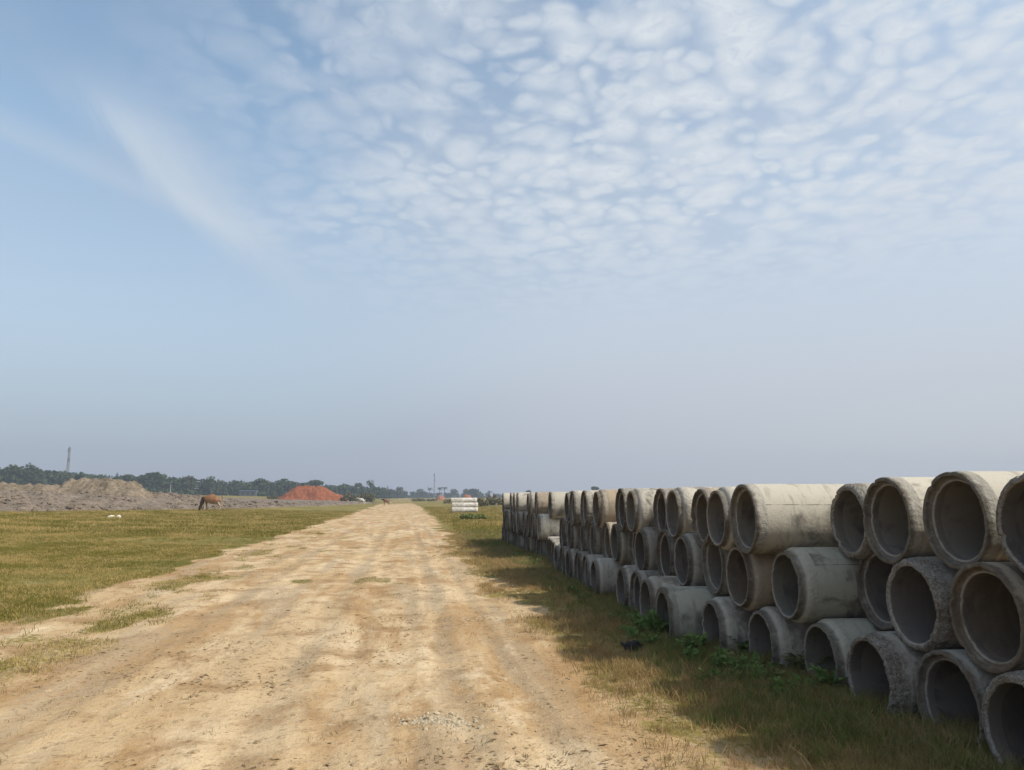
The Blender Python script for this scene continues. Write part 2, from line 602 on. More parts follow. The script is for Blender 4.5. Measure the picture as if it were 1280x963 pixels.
# ------------------------------------------------------------------ heightfield heaps and bare earth
def soil_material(name, c1, c2, c3, scale=1.0, bstr=0.8):
    m, N, b = material(name, 0.96, 0.1)
    geo = N.n('ShaderNodeNewGeometry', out='Position')
    n1 = N.noise(geo, 0.5 * scale, 5, 0.65, 0.3)
    n2 = N.noise(geo, 3.0 * scale, 5, 0.65)
    n3 = N.noise(N.mapping(geo, (0.35, 1, 1)), 1.2 * scale, 4, 0.6)
    c = N.mix(N.mapr(n1, 0.36, 0.64), c1, c2)
    c = N.mix(N.math('MULTIPLY', N.mapr(n2, 0.5, 0.68), 0.85), c, c3)
    c = N.mix(N.math('MULTIPLY', N.mapr(n3, 0.52, 0.7), 0.5), c, tuple(min(1, q * 1.5) for q in c2))
    N.link(c, b.inputs['Base Color'])
    bump(N, b, N.math('ADD', n2, n1), bstr, 0.12)
    return m


MAT_BARE = soil_material('bare_earth', (0.160, 0.124, 0.093), (0.235, 0.190, 0.146), (0.062, 0.050, 0.035), 2.0, 1.0)
MAT_MOUND = soil_material('mound_earth', (0.150, 0.118, 0.080), (0.225, 0.180, 0.130), (0.062, 0.056, 0.030), 1.6, 1.0)
MAT_RED = soil_material('red_earth', (0.215, 0.074, 0.036), (0.275, 0.102, 0.052), (0.130, 0.048, 0.026), 2.2, 1.0)
MAT_RED2 = soil_material('brown_earth', (0.26, 0.125, 0.08), (0.33, 0.17, 0.11), (0.17, 0.09, 0.06), 1.5, 0.9)


def bare_edge(x):
    # near edge of the bare strip
    L = -x
    return np.interp(L, [0, 8, 11, 17, 24, 30, 60], [190, 150, 112, 72, 52, 47, 44]) + 3.0 * (fbm(x * .3, x * 0, 15, 3) - .5)


def bare_z(x, y):
    e = sstep(0, 5, y - bare_edge(x) + 5 * (fbm(x * .5, y * .5, 17, 3) - .5))
    cl = 0.9 * np.maximum(0, fbm(x * 1.3, y * 0.9, 19, 3) - 0.44) + .30 * (fbm(x * .35, y * .16, 23, 2) - .4)
    fade = 1 - sstep(150, 230, y)
    bank = 1.0 * sstep(47, 76, y + 4 * (fbm(x * .2, y * .2, 27, 3) - .5)) * sstep(21, 30, -x + 3 * (fbm(x * .3, y * .3, 29, 2) - .5)) * (1 - sstep(96, 128, y))
    return terrain(x, y) - 0.12 + bank + e * fade * (0.16 + cl)


xb = np.concatenate([-np.array(geo_axis(7.0, 45, 0.30, 150, 1.05))[::-1]])
yb = np.array(geo_axis(40, 75, 0.28, 232, 1.03))
tag(grid_sheet('bare_earth', xb, yb, bare_z, MAT_BARE), kind='structure')


def heap(name, mat, x0, y0, hx, hy, prof, label, cat, seed, res=60, rough=0.25, group=None, base=terrain):
    xs = np.linspace(-hx, hx, res)
    ys = np.linspace(-hy, hy, res)
    X, Y = np.meshgrid(xs, ys)
    n = fbm(X / hx * 4 + seed, Y / hy * 3, seed, 4) - .5
    H = prof(X / hx, Y / hy, n)
    cl = (fbm(X * 2.2 + seed, Y * 2.2, seed + 3, 3) - .5) + .8 * np.maximum(0, fbm(X * .9, Y * .9 + seed, seed + 6, 3) - .5)
    H = H * (1 + 0.15 * n) + np.minimum(1, H * 2) * cl * rough
    zb = base(x0 + X, y0 + Y)
    z0 = float(base(np.array([x0]), np.array([y0]))[0])
    Z = zb - z0 + H - 0.12
    V = np.stack([X.ravel(), Y.ravel(), Z.ravel()], 1)
    F = []
    for j in range(res - 1):
        for i in range(res - 1):
            a = j * res + i
            q = (a, a + 1, a + res + 1, a + res)
            if max(H.ravel()[list(q)]) > 0.02:
                F.append(q)
    o = mesh_obj(name, V, F, mat, None, True)
    o.location = (x0, y0, z0)
    tag(o, label, cat, group)
    return o


def dome(u, v, n):
    r = np.sqrt(u * u + v * v) + 0.35 * n
    return 1 - sstep(0.15, 0.95, r)


# long low bank at the left edge and the higher mound beside it
earth_src = [rock('clod', .16, MAT_BARE, 460 + i, .6) for i in range(3)] + [rock('clod', .13, MAT_MOUND, 470 + i, .6) for i in range(2)]
Xc = RNG.uniform(-62, -9, 26000)
Yc = RNG.uniform(44, 120, 26000)
kc = (Yc > bare_edge(Xc) + RNG.uniform(-2.5, 4, len(Xc))) & (np.abs(Xc) < .70 * Yc) & (RNG.uniform(0, 1, len(Xc)) < sstep(.40, .62, fbm(Xc * .35, Yc * .25, 371, 3)) * .9 + .06)
nn = int(kc.sum())
gn_scatter('earth_clods', np.stack([Xc[kc], Yc[kc], bare_z(Xc[kc], Yc[kc]) + .02], 1), RNG.uniform(0, 6.28, nn), np.clip(RNG.lognormal(-.45, .55, nn), .25, 2.4), RNG.normal(0, .4, nn), earth_src, RNG.integers(0, 5, nn))
x0, y0, _ = at(8, 79)
top = zat(30, 604, 79) - float(bare_z(np.array([x0]), np.array([y0]))[0]) + .12
heap('earth_mound', MAT_MOUND, x0, y0, 8.5, 6, lambda u, v, n: top * (1 - sstep(.5, .98, np.abs(u) + .25 * n)) *
     np.clip(1 - sstep(-0.05, .9, np.abs(v) + .2 * n), 0, 1), 'long low bank of grey brown earth cut off by the left edge of the photo', 'mound', 3, 100, .55, base=bare_z)
x0, y0, _ = at(138, 80)
top2 = zat(140, 599.5, 80) - float(bare_z(np.array([x0]), np.array([y0]))[0]) + .12
heap('earth_mound', MAT_MOUND, x0, y0, 4.9, 5, lambda u, v, n: top2 * (1 - sstep(.50, .95, np.abs(u + .08) + .22 * n)) *
     np.clip(1 - sstep(.05, .9, np.abs(v) + .2 * n), 0, 1), 'steep brown earth mound right of the long low bank', 'mound', 5, 90, .5, base=bare_z)
xr0, yr0, _ = hit(385, 626.3)
rt = zat(385, 607.5, yr0 + 2) - float(terrain(xr0, yr0))
sx = yr0 / FPX


def redprof(u, v, n):
    p = np.interp(u, [-1, -.93, -.62, -.45, .22, .42, .62, .84, 1.0], [0, .12, .72, .97, 1.0, .82, .52, .42, 0])
    return rt * p * (1 - sstep(.2, .95, np.abs(v) + .2 * n))


heap('earth_mound', MAT_RED, xr0 + 3 * sx, yr0 + 5, 43 * sx, 6, redprof, 'big heap of orange red earth beyond the field', 'mound', 8, 70, .55)
x0, y0, _ = at(551, 262)
heap('earth_mound', MAT_RED2, x0, y0, 2.6, 3, lambda u, v, n: 1.9 * dome(u, v, n), 'small dull red heap right of the thin centre mast', 'mound', 12, 40, .3)
x0, y0, _ = at(584, 150)
heap('earth_mound', MAT_RED2, x0, y0, 2.3, 3, lambda u, v, n: 1.95 * dome(u, v, n), 'brown heap just behind the stack of white pipes', 'mound', 14, 40, .3)


# ------------------------------------------------------------------ concrete pipes
D = 0.66
R = D / 2
PITCH = 1.099 * D
Y0 = 6.922 * D
DZR = math.sqrt(1 - (1.099 / 2) ** 2) * D
ZA = EYE - 0.324 * D
PHI = 0.070
PLEN = 2.5
RB = 0.262   # bore radius


def concrete_material(name, kind, crumble=False):
    m, N, b = material(name, 0.93, 0.15)
    obj = N.n('ShaderNodeTexCoord', out='Object')
    oi = N.n('ShaderNodeObjectInfo', out=None)
    rnd = oi.outputs['Random']
    off = N.n('ShaderNodeCombineXYZ', {0: N.math('MULTIPLY', rnd, 37.0), 1: N.math('MULTIPLY', rnd, 19.0), 2: N.math('MULTIPLY', rnd, 53.0)})
    p = N.n('ShaderNodeVectorMath', {0: obj, 1: off}, operation='ADD')
    n1 = N.noise(p, 2.2, 5, 0.62, 0.4)
    n2 = N.noise(p, 9.0, 5, 0.65)
    n3 = N.noise(p, 45.0, 4, 0.65)
    n4 = N.noise(N.mapping(p, (6, 1.2, 1.2)), 2.3, 4, 0.6, 0.2)
    base = N.mix(1.0, {'barrel': (0.385, 0.36, 0.312), 'rim': (0.160, 0.144, 0.122), 'bore': (0.165, 0.152, 0.135)}[kind] if not crumble else (0.235, 0.218, 0.19), oi.outputs['Color'], 'MULTIPLY')  # rim and bore darkened beyond their dirt to deepen shade on the pipe ends
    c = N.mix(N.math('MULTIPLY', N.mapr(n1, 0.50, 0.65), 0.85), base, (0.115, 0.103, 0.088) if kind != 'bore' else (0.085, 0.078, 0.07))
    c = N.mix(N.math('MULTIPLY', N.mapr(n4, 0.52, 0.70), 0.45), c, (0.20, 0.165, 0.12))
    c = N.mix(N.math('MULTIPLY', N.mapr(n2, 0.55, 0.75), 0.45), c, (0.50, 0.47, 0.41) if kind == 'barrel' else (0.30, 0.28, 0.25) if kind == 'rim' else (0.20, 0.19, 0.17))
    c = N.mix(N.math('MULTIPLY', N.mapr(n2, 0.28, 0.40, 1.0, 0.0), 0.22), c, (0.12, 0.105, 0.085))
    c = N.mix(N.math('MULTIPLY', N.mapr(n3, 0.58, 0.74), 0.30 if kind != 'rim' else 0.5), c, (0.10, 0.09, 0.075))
    if kind == 'rim':
        n5 = N.noise(p, 22, 5, 0.7)
        c = N.mix(N.math('MULTIPLY', N.mapr(n5, 0.53, 0.66), 0.7), c, (0.085, 0.075, 0.06))
        c = N.mix(N.math('MULTIPLY', N.mapr(n5, 0.30, 0.42, 1.0, 0.0), 0.5), c, (0.36, 0.34, 0.30))
    elif kind == 'barrel':
        # the mould seam along the barrel is a dark dirt line
        s = N.n('ShaderNodeSeparateXYZ', {0: obj}, out=None)
        wob = N.math('MULTIPLY', N.math('SUBTRACT', N.noise(N.mapping(p, (3, 1, 1)), 3, 3), 0.5), 0.006)
        zz = N.math('ABSOLUTE', N.math('ADD', s.outputs[2], wob))
        up = N.math('GREATER_THAN', N.math('MULTIPLY', s.outputs[1], -1.0), 0.30)
        ln = N.math('MULTIPLY', N.mapr(zz, 0.002, 0.0048, 1.0, 0.0), up)
        ln = N.math('MULTIPLY', ln, N.mapr(n2, 0.32, 0.5))
        c = N.mix(N.math('MULTIPLY', ln, 0.85), c, (0.07, 0.06, 0.05))
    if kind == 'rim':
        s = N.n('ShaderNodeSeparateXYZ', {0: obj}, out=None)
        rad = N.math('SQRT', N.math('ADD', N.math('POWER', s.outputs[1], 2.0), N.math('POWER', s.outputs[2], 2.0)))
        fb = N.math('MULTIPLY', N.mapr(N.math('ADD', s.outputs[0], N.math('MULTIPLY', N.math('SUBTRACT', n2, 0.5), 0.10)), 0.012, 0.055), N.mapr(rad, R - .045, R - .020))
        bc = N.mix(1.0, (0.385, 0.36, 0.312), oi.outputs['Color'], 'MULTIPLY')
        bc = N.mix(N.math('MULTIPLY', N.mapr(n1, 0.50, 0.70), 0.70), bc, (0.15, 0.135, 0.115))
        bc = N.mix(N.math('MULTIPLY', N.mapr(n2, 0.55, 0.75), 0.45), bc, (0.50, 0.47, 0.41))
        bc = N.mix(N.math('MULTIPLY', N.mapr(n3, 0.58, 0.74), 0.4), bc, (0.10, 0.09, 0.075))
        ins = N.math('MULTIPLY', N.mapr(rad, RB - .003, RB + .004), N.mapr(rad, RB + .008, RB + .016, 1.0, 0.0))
        c = N.mix(N.math('MULTIPLY', ins, N.mapr(n2, 0.30, 0.5, 0.25, 0.75)), c, (0.36, 0.335, 0.295))  # pale ring painted as the highlight along the worn bore edge
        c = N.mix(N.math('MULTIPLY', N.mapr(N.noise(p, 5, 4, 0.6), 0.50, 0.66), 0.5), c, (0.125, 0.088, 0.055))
        if crumble:
            fb = N.math('MULTIPLY', N.mapr(N.math('ADD', s.outputs[0], N.math('MULTIPLY', N.math('SUBTRACT', n2, 0.5), 0.16)), 0.09, 0.16), N.mapr(rad, R - .045, R - .020))
            pit = N.n('ShaderNodeTexVoronoi', {'Vector': p, 'Scale': 75.0, 'Randomness': 1.0}, out='Distance')
            pit2 = N.noise(p, 60, 4, 0.7)
            pv_ = N.math('ADD', pit, N.math('MULTIPLY', N.math('SUBTRACT', pit2, 0.5), 0.8))
            c = N.mix(N.math('MULTIPLY', N.mapr(pv_, 0.10, 0.34, 1.0, 0.0), 0.62), c, (0.055, 0.047, 0.038))
            c = N.mix(N.math('MULTIPLY', N.mapr(pv_, 0.52, 0.75), 0.35), c, (0.40, 0.375, 0.33))
        c = N.mix(fb, c, bc)
    N.link(c, b.inputs['Base Color'])
    h = N.math('ADD', n2, N.math('MULTIPLY', n3, 0.6))
    if kind == 'rim':
        h = N.math('ADD', h, N.math('MULTIPLY', N.noise(p, 24, 5, 0.7), 1.5))
        bump(N, b, h, 0.9, 0.016)
    else:
        bump(N, b, h, 0.6, 0.008)
    return m


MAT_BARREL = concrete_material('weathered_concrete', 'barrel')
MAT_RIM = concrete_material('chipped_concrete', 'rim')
MAT_BORE = concrete_material('shade_toned_bore', 'bore')
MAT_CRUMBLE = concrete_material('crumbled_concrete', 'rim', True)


def revolve(profile, n, disp=None):
    vs, fs = [], []
    for i, (x, r) in enumerate(profile):
        for k in range(n):
            a = 2 * math.pi * k / n
            xx, rr = (x, r) if disp is None else disp(i, x, r, a)
            vs.append((xx, rr * math.cos(a), rr * math.sin(a)))
    for i in range(len(profile) - 1):
        for k in range(n):
            k2 = (k + 1) % n
            fs.append((i * n + k, (i + 1) * n + k, (i + 1) * n + k2, i * n + k2))
    return vs, fs


NSEG = 144


def ang_noise(a, x, seed, f=3.0, o=4):
    return float(fbm(math.cos(a) * f + 7.1 * seed, math.sin(a) * f + x * 6 + 3.3 * seed, seed, o)) - 0.5


def make_pipe_meshes(style, seed):
    """returns (barrel mesh, rim mesh)"""
    rs = np.random.default_rng(seed)
    amp = {'socket': 0.0062, 'spigot': 0.0058, 'rough': 0.014, 'plain': 0.004}[style]
    chips = [(rs.uniform(0, 6.28), rs.uniform(.03, .09), rs.uniform(.004, .015)) for _ in range({'socket': 6, 'spigot': 7, 'rough': 14, 'plain': 3}[style])]

    def chip(a):
        s = 0
        for c, wd, dp in chips:
            d = (a - c + math.pi) % (2 * math.pi) - math.pi
            s += dp * math.exp(-(d / wd) ** 2)
        return s

    if style == 'socket':      # recessed joint
        prof = [(0.11, R), (0.085, R), (0.055, R), (0.03, R), (0.012, R - .001), (0.003, R - .004), (0.0, R - .010), (0.0, R - .020), (0.001, R - .028),
                (0.006, R - .032), (0.020, R - .034), (0.034, R - .035), (0.040, R - .039), (0.041, R - .048), (0.041, RB + .010), (0.044, RB + .004), (0.052, RB + .0005), (0.075, RB), (0.10, RB)]
    elif style == 'spigot':    # thin tongue with the barrel's shoulder behind it
        prof = [(0.16, R), (0.135, R), (0.115, R), (0.095, R - .002), (0.080, R - .010), (0.072, R - .018), (0.066, R - .026), (0.058, R - .034), (0.048, R - .036), (0.035, R - .037), (0.020, R - .038),
                (0.008, R - .039), (0.001, R - .043), (0.0, R - .050), (0.0, RB + .010), (0.003, RB + .004), (0.010, RB + .0005), (0.04, RB), (0.10, RB)]
    elif style == 'rough':     # broken, crumbled end
        prof = [(0.19, R), (0.16, R), (0.13, R), (0.105, R - .002), (0.085, R - .004), (0.065, R - .006), (0.048, R - .010), (0.032, R - .014), (0.018, R - .020), (0.007, R - .028), (0.001, R - .036),
                (0.0, R - .044), (0.001, RB + .014), (0.006, RB + .006), (0.016, RB + .002), (0.035, RB), (0.10, RB)]
    else:                      # flat cut end
        prof = [(0.10, R), (0.06, R), (0.03, R), (0.012, R - .001), (0.004, R - .004), (0.0, R - .010), (0.0, R - .030), (0.0, RB + .012), (0.003, RB + .005), (0.010, RB + .001), (0.04, RB), (0.10, RB)]
    if style == 'rough':
        pr2 = [prof[0]]
        for a_, b_ in zip(prof[:-1], prof[1:]):
            pr2 += [((a_[0] + b_[0]) / 2, (a_[1] + b_[1]) / 2), b_]
        prof = pr2
    last = len(prof) - 1

    def disp(i, x, r, a):
        if i == 0 or i == last:
            return x, r
        e = 1 - float(sstep(0.02, 0.13 if style != 'rough' else .19, x))
        n = ang_noise(a, x + r * 3, seed)
        n2 = ang_noise(a, x * 2 + r * 9, seed + 40, 17.0, 4)
        c = chip(a)
        outer = r > RB + .012
        dr = 0
        if outer:
            dr = amp * e * (n * 1.2 + n2 * 1.1) - c * e * (0.9 if r > R - .025 else .4)
        if style == 'rough':
            n3 = ang_noise(a, x * 5 + r * 21, seed + 60, 30.0, 3)
            dr += .016 * e * n3 if outer else 0
        dx = amp * e * (n2 * 1.0 + n * .8) + c * e * .8
        dr = max(dr, RB + .006 - r) if outer else 0
        return x + dx, r + dr
    rv, rf = revolve(prof, NSEG, disp)
    xa, xb_ = prof[0][0], prof[last][0]
    # barrel: outside from xa to the far end, far face, bore back to xb_
    nx = 10
    out = [(xa + (PLEN - xa) * i / nx, R) for i in range(nx)] + [(PLEN - .01, R - .001), (PLEN, R - .008), (PLEN, RB + .008), (PLEN - .01, RB)]
    out += [(PLEN - .01 + (xb_ - PLEN + .01) * i / 6, RB) for i in range(1, 7)]

    def disp2(i, x, r, a):
        if i in (0, len(out) - 1):
            return x, r
        n = ang_noise(a, x, seed + 9, 2.0, 3)
        rr = r + 0.004 * n
        return x, rr
    bv, bf = revolve(out, NSEG, disp2)
    mats = (MAT_BARREL, MAT_RIM)
    res = []
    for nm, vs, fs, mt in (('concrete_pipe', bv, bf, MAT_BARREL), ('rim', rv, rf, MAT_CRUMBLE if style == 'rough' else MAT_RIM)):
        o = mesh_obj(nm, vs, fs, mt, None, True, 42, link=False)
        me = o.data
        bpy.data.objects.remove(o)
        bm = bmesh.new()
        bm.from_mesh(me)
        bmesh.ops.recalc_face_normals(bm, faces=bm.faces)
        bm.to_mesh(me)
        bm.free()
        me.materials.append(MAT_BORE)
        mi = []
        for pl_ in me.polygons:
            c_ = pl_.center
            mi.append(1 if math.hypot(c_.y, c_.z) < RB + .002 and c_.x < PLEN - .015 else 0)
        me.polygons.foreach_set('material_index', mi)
        res.append(me)
    return res


STY = {}
for k, (st, sd) in {'k': ('socket', 1), 'l': ('socket', 2), 'm': ('socket', 12), 'p': ('spigot', 3), 'q': ('spigot', 4), 'r': ('rough', 5), 's': ('rough', 6), 'f': ('plain', 8)}.items():
    STY[k] = make_pipe_meshes(st, sd)


def proj(P):
    d = P - CAMP
    dep = d @ FW
    return 640 + FPX * (d @ RT) / dep, 481.5 - FPX * (d @ UP) / dep


_t = np.linspace(0, 2 * np.pi, 40, endpoint=False)


def solve_x(xleft, Y, Z):
    lo, hi = 0.5 * D, 12 * D
    for _ in range(40):
        m_ = (lo + hi) / 2
        P = np.stack([m_ + R * np.cos(_t) * math.sin(PHI), Y + R * np.cos(_t) * math.cos(PHI), Z + R * np.sin(_t)], 1)
        if proj(P)[0].min() < xleft:
            lo = m_
        else:
            hi = m_
    return (lo + hi) / 2


TINT = {'g': (1, 1, 1, 1), 'c': (1.20, 1.17, 1.09, 1), 'n': (0.97, 1.02, 0.96, 1), 'b': (0.92, 0.78, 0.64, 1), 'd': (0.66, 0.63, 0.60, 1), 'w': (2.1, 2.05, 1.9, 1), 'v': (0.86, 0.84, 0.88, 1)}  # w lifts one barrel's colour so that it reads as sunlit
# row, slot, x of the face's left edge in the photo (None: set back by X in diameters), dY, dZ, style, tint, seam angle
PIPES = []


def P_(row, slot, xl, dY=0.0, dZ=0.0, sty='k', tint='g', seam=None, X=None, label=None):
    PIPES.append(dict(row=row, slot=slot, xl=xl, dY=dY, dZ=dZ, sty=sty, tint=tint, seam=seam, X=X, label=label))


# top layer
P_(0, -1, 1239, -.01, .068, 's', 'v', 60, label='top layer concrete pipe with crumbling rim cut off by the right edge of the photo')
P_(0, 0, 1152.5, 0, .08, 'k', 'c', 250, label='top layer concrete pipe with big round mouth, first whole one from the right edge')
P_(0, 1, 1077, 0, .047, 'l', 'c', 28, label='top layer concrete pipe with dark stepped rim, second whole one from the right edge')
P_(0, 2, 1035, -.05, -.002, 'r', 'c', 200, label='top layer concrete pipe with crumbling rim, just right of the long exposed barrel')
P_(0, 3, 912, 0, .001, 'k', 'c', 24, label='top layer concrete pipe with the longest sunlit barrel, seamed and dark stained on its side')
P_(0, 4, 881, .01, -.024, 'p', 'c', 100, label='top layer concrete pipe with grey tongue rim, just left of the long exposed barrel')
P_(0, 5, 863.5, -.02, -.048, 'm', 'b', 170, label='top layer concrete pipe with narrow rusty brown mouth, second left of the long exposed barrel')
P_(0, 6, 830.5, 0, -.003, 'q', 'c', 30, label='top layer concrete pipe with pale tongue rim and short barrel, third left of long barrel')
P_(0, 7, 816, -.01, -.018, 'l', 'd', 100, label='top layer concrete pipe with dark socket mouth half behind a pale tongue rim')
P_(0, 8, 781.3, 0, -.002, 'p', 'c', 140, label='top layer concrete pipe with cream barrel ending at a deep shadow line')
P_(0, 9, 769, 0, .007, 'm', 'd', 100, label='top layer concrete pipe with dark narrow mouth squeezed behind a cream barrel')
P_(0, 11, 740, 0, 0, 'q', 'b', 15, label='top layer concrete pipe with peach coloured barrel, lower half in shadow')
P_(0, 12, 725.5, 0, -.015, 'k', 'c', 100, label='top layer concrete pipe with short cream barrel left of the peach coloured one')
P_(0, 13, 711.5, 0, -.017, 'l', 'c', 100, label='top layer concrete pipe, second from the gap between the two stacks')
P_(0, 14, 705, 0, -.012, 'p', 'g', 100, label='top layer concrete pipe beside the gap, last of the nearer stack')
# middle layer
P_(1, 0, 1185, .06, .04, 'l', 'b', 80, label='middle layer concrete pipe with wide brownish mouth, nearest the right edge of the photo')
P_(1, 1, 1104, .01, .007, 'r', 'v', 60, label='middle layer concrete pipe with badly broken pitted rim, second from the right edge')
P_(1, 2, 1070, .03, .041, 'l', 'v', 200, label='middle layer concrete pipe set back, its stepped mouth half hidden by a broken rim')
P_(1, 3, 961, -.05, -.032, 'q', 'n', 37, label='middle layer concrete pipe with greenish grey barrel, thick chamfered rim and straight seam')
P_(1, 4, 905.5, -.03, -.035, 'p', 'b', 120, label='middle layer concrete pipe with thin pale rim and brown stained barrel')
P_(1, 5, 877, .03, .055, 'm', 'g', 100, label='middle layer concrete pipe with plain grey mouth left of the brown stained barrel')
P_(1, 6, 841, .06, 0, 'p', 'g', 25, label='middle layer concrete pipe with pale tongue and a seam along its short barrel')
P_(1, 7, 820, .01, .012, 'k', 'd', 100, label='middle layer concrete pipe with dark narrow mouth left of the short seamed barrel')
P_(1, 8, 792, .01, .018, 'q', 'd', 70, label='middle layer concrete pipe with rough grey barrel, ninth from the right edge')
P_(1, 9, 786, 0, .02, 'l', 'd', 70, X=5.1, label='middle layer concrete pipe set back in shade, tenth from the right edge')
P_(1, 10, 762, .02, .064, 'p', 'n', 100, label='middle layer concrete pipe with pale green rim and light grey barrel')
P_(1, 11, 752, 0, .009, 'm', 'b', 100, label='middle layer concrete pipe with reddish brown barrel beside the pale green rim')
P_(1, 12, 734, 0, 0, 'k', 'd', 100, label='middle layer concrete pipe with dark grey barrel, thirteenth from the right edge')
P_(1, 13, 722, 0, 0, 'l', 'd', 100, label='middle layer concrete pipe with dark narrow mouth, fourteenth from the right edge')
P_(1, 14, 708, 0, 0, 'q', 'd', 100, label='middle layer concrete pipe under the second last top pipe of the nearer stack')
P_(1, 15, 699, 0, 0, 'k', 'd', 100, label='middle layer concrete pipe beside the gap, last of the nearer stack')
# bottom layer
P_(2, -1, 1222, .02, .024, 'r', 'd', 60, label='bottom layer concrete pipe with mossy crumbling rim at the lower right corner of the photo')
P_(2, 0, 1143, .01, -.025, 'k', 'g', 100, label='bottom layer concrete pipe with flat brown rim, second from the right edge')
P_(2, 1, 1055, -.05, -.026, 's', 'g', 100, label='bottom layer concrete pipe with pitted broken barrel, third from the right edge')
P_(2, 2, 1001, -.04, -.06, 'p', 'n', 35, label='bottom layer concrete pipe with greenish chamfered end half sunk in green weeds')
P_(2, 3, 932, -.04, -.06, 'q', 'g', 140, label='bottom layer concrete pipe with smooth grey chamfered end, fifth from the right edge')
P_(2, 4, 875, -.03, -.065, 'q', 'g', 140, label='bottom layer concrete pipe with dark scuffs on its top, sixth from the right edge')
P_(2, 5, 818, -.01, -.033, 'f', 'n', 150, label='bottom layer concrete pipe with the long bare grey barrel, reaching out furthest')
P_(2, 6, 798, .01, .024, 'p', 'c', 140, label='bottom layer concrete pipe just left of the long bare grey barrel')
P_(2, 7, 787, 0, .02, 'k', 'g', 100, label='bottom layer concrete pipe with brown mouth, second left of the long bare barrel')
P_(2, 8, 769, .01, .027, 'q', 'g', 100, label='bottom layer concrete pipe with pale arched rim, third left of the long bare barrel')
P_(2, 10, 737, 0, 0, 'p', 'g', 100, label='bottom layer concrete pipe with short grey barrel, fourth left of the long bare barrel')
P_(2, 11, 727, 0, 0, 'k', 'g', 100, label='bottom layer concrete pipe, fifth left of the long bare barrel')
P_(2, 12, 718, 0, 0, 'l', 'd', 100, label='bottom layer concrete pipe, sixth left of the long bare barrel')
P_(2, 13, 706, 0, 0, 'p', 'd', 100, label='bottom layer concrete pipe, third from the gap between the stacks')
P_(2, 14, 699, 0, 0, 'k', 'd', 100, label='bottom layer concrete pipe, second from the gap between the stacks')
P_(2, 15, 692, 0, 0, 'q', 'c', 100, label='bottom layer concrete pipe with pale end, last under the nearer stack beside the gap')
P_(2, 16, 689, 0, 0, 'k', 'd', 100, label='bottom layer concrete pipe added to fill the gap and cast shade, nearest of three')  # three pipes added in the gap to shade the farther stack's near end
P_(2, 17, 686.5, 0, 0, 'l', 'd', 100, label='bottom layer concrete pipe added to fill the gap and cast shade, middle of three')
P_(2, 18, 684.5, 0, 0, 'k', 'd', 100, label='bottom layer concrete pipe added to fill the gap and cast shade, farthest of three')
# farther stack
far = [(0, 19, 685, 'f', 'c', 'top layer pipe at the near end of the farther stack, sunlit to its foot'),
       (0, 20, 668, 'k', 'b', 'top layer pipe with mottled pinkish barrel, second in the farther stack'),
       (0, 21, 658, 'p', 'c', 'top layer pipe with dark curved rim, third in the farther stack'),
       (0, 22, None, 'k', 'g', 'top layer pipe set back, fourth in the farther stack'),
       (0, 23, None, 'l', 'g', 'top layer pipe set back, fifth in the farther stack'),
       (0, 24, 645, 'k', 'c', 'top layer pipe with broad cream barrel, sixth in the farther stack'),
       (0, 25, 641, 'l', 'c', 'top layer pipe, seventh in the farther stack'),
       (0, 26, 637, 'm', 'c', 'top layer pipe, eighth in the farther stack'),
       (0, 27, None, 'k', 'g', 'top layer pipe set back, third from the far end of the farther stack'),
       (0, 28, None, 'm', 'g', 'top layer pipe set back, second from the far end of the farther stack'),
       (0, 29, 627.5, 'k', 'c', 'top layer pipe at the far end of the farther stack'),
       (1, 20, 671, 'f', 'w', 'middle layer pipe with bright white barrel, sticking out by the gap between the stacks'),
       (1, 21, 663, 'k', 'd', 'middle layer pipe left of the bright white barrel in the farther stack'),
       (1, 22, 658, 'l', 'd', 'middle layer pipe, second left of the bright white barrel'),
       (1, 23, 653, 'm', 'd', 'middle layer pipe, third left of the bright white barrel'),
       (1, 24, 646, 'k', 'd', 'middle layer pipe, fourth left of the bright white barrel'),
       (1, 25, 641, 'p', 'g', 'middle layer pipe, fifth left of the bright white barrel'),
       (1, 26, 638, 'l', 'd', 'middle layer pipe, sixth left of the bright white barrel'),
       (1, 27, 633, 'm', 'n', 'middle layer pipe with greenish end, third from the far end'),
       (1, 28, 631, 'k', 'd', 'middle layer pipe, second from the far end of the farther stack'),
       (1, 29, 628.5, 'l', 'd', 'middle layer pipe at the far end of the farther stack'),
       (2, 19, 682, 'f', 'g', 'bottom layer pipe at the near end of the farther stack, under the white barrel'),
       (2, 20, 673, 'k', 'd', 'bottom layer pipe in shadow under the bright white barrel'),
       (2, 21, 668, 'k', 'd', 'bottom layer pipe just left of the bright white barrel'),
       (2, 22, 657, 'p', 'b', 'bottom layer pipe with reddish grey side, second left of the white barrel'),
       (2, 23, 655, 'l', 'd', 'bottom layer pipe, third left of the bright white barrel'),
       (2, 24, 647, 'f', 'g', 'bottom layer pipe with pale square looking side, fourth left of the white barrel'),
       (2, 25, 644, 'k', 'd', 'bottom layer pipe, fifth left of the bright white barrel'),
       (2, 26, 641, 'm', 'd', 'bottom layer pipe, sixth left of the bright white barrel'),
       (2, 27, 634, 'f', 'n', 'bottom layer pipe with greenish grey side, third from the far end'),
       (2, 28, 631, 'k', 'd', 'bottom layer pipe, second from the far end of the farther stack'),
       (2, 29, 627, 'l', 'd', 'bottom layer pipe at the far end of the farther stack')]
for row, slot, xl, sty, tint, lab in far:
    P_(row, slot, xl, 0, -.01, sty, tint, 100, X=5.5, label='concrete ' + lab)
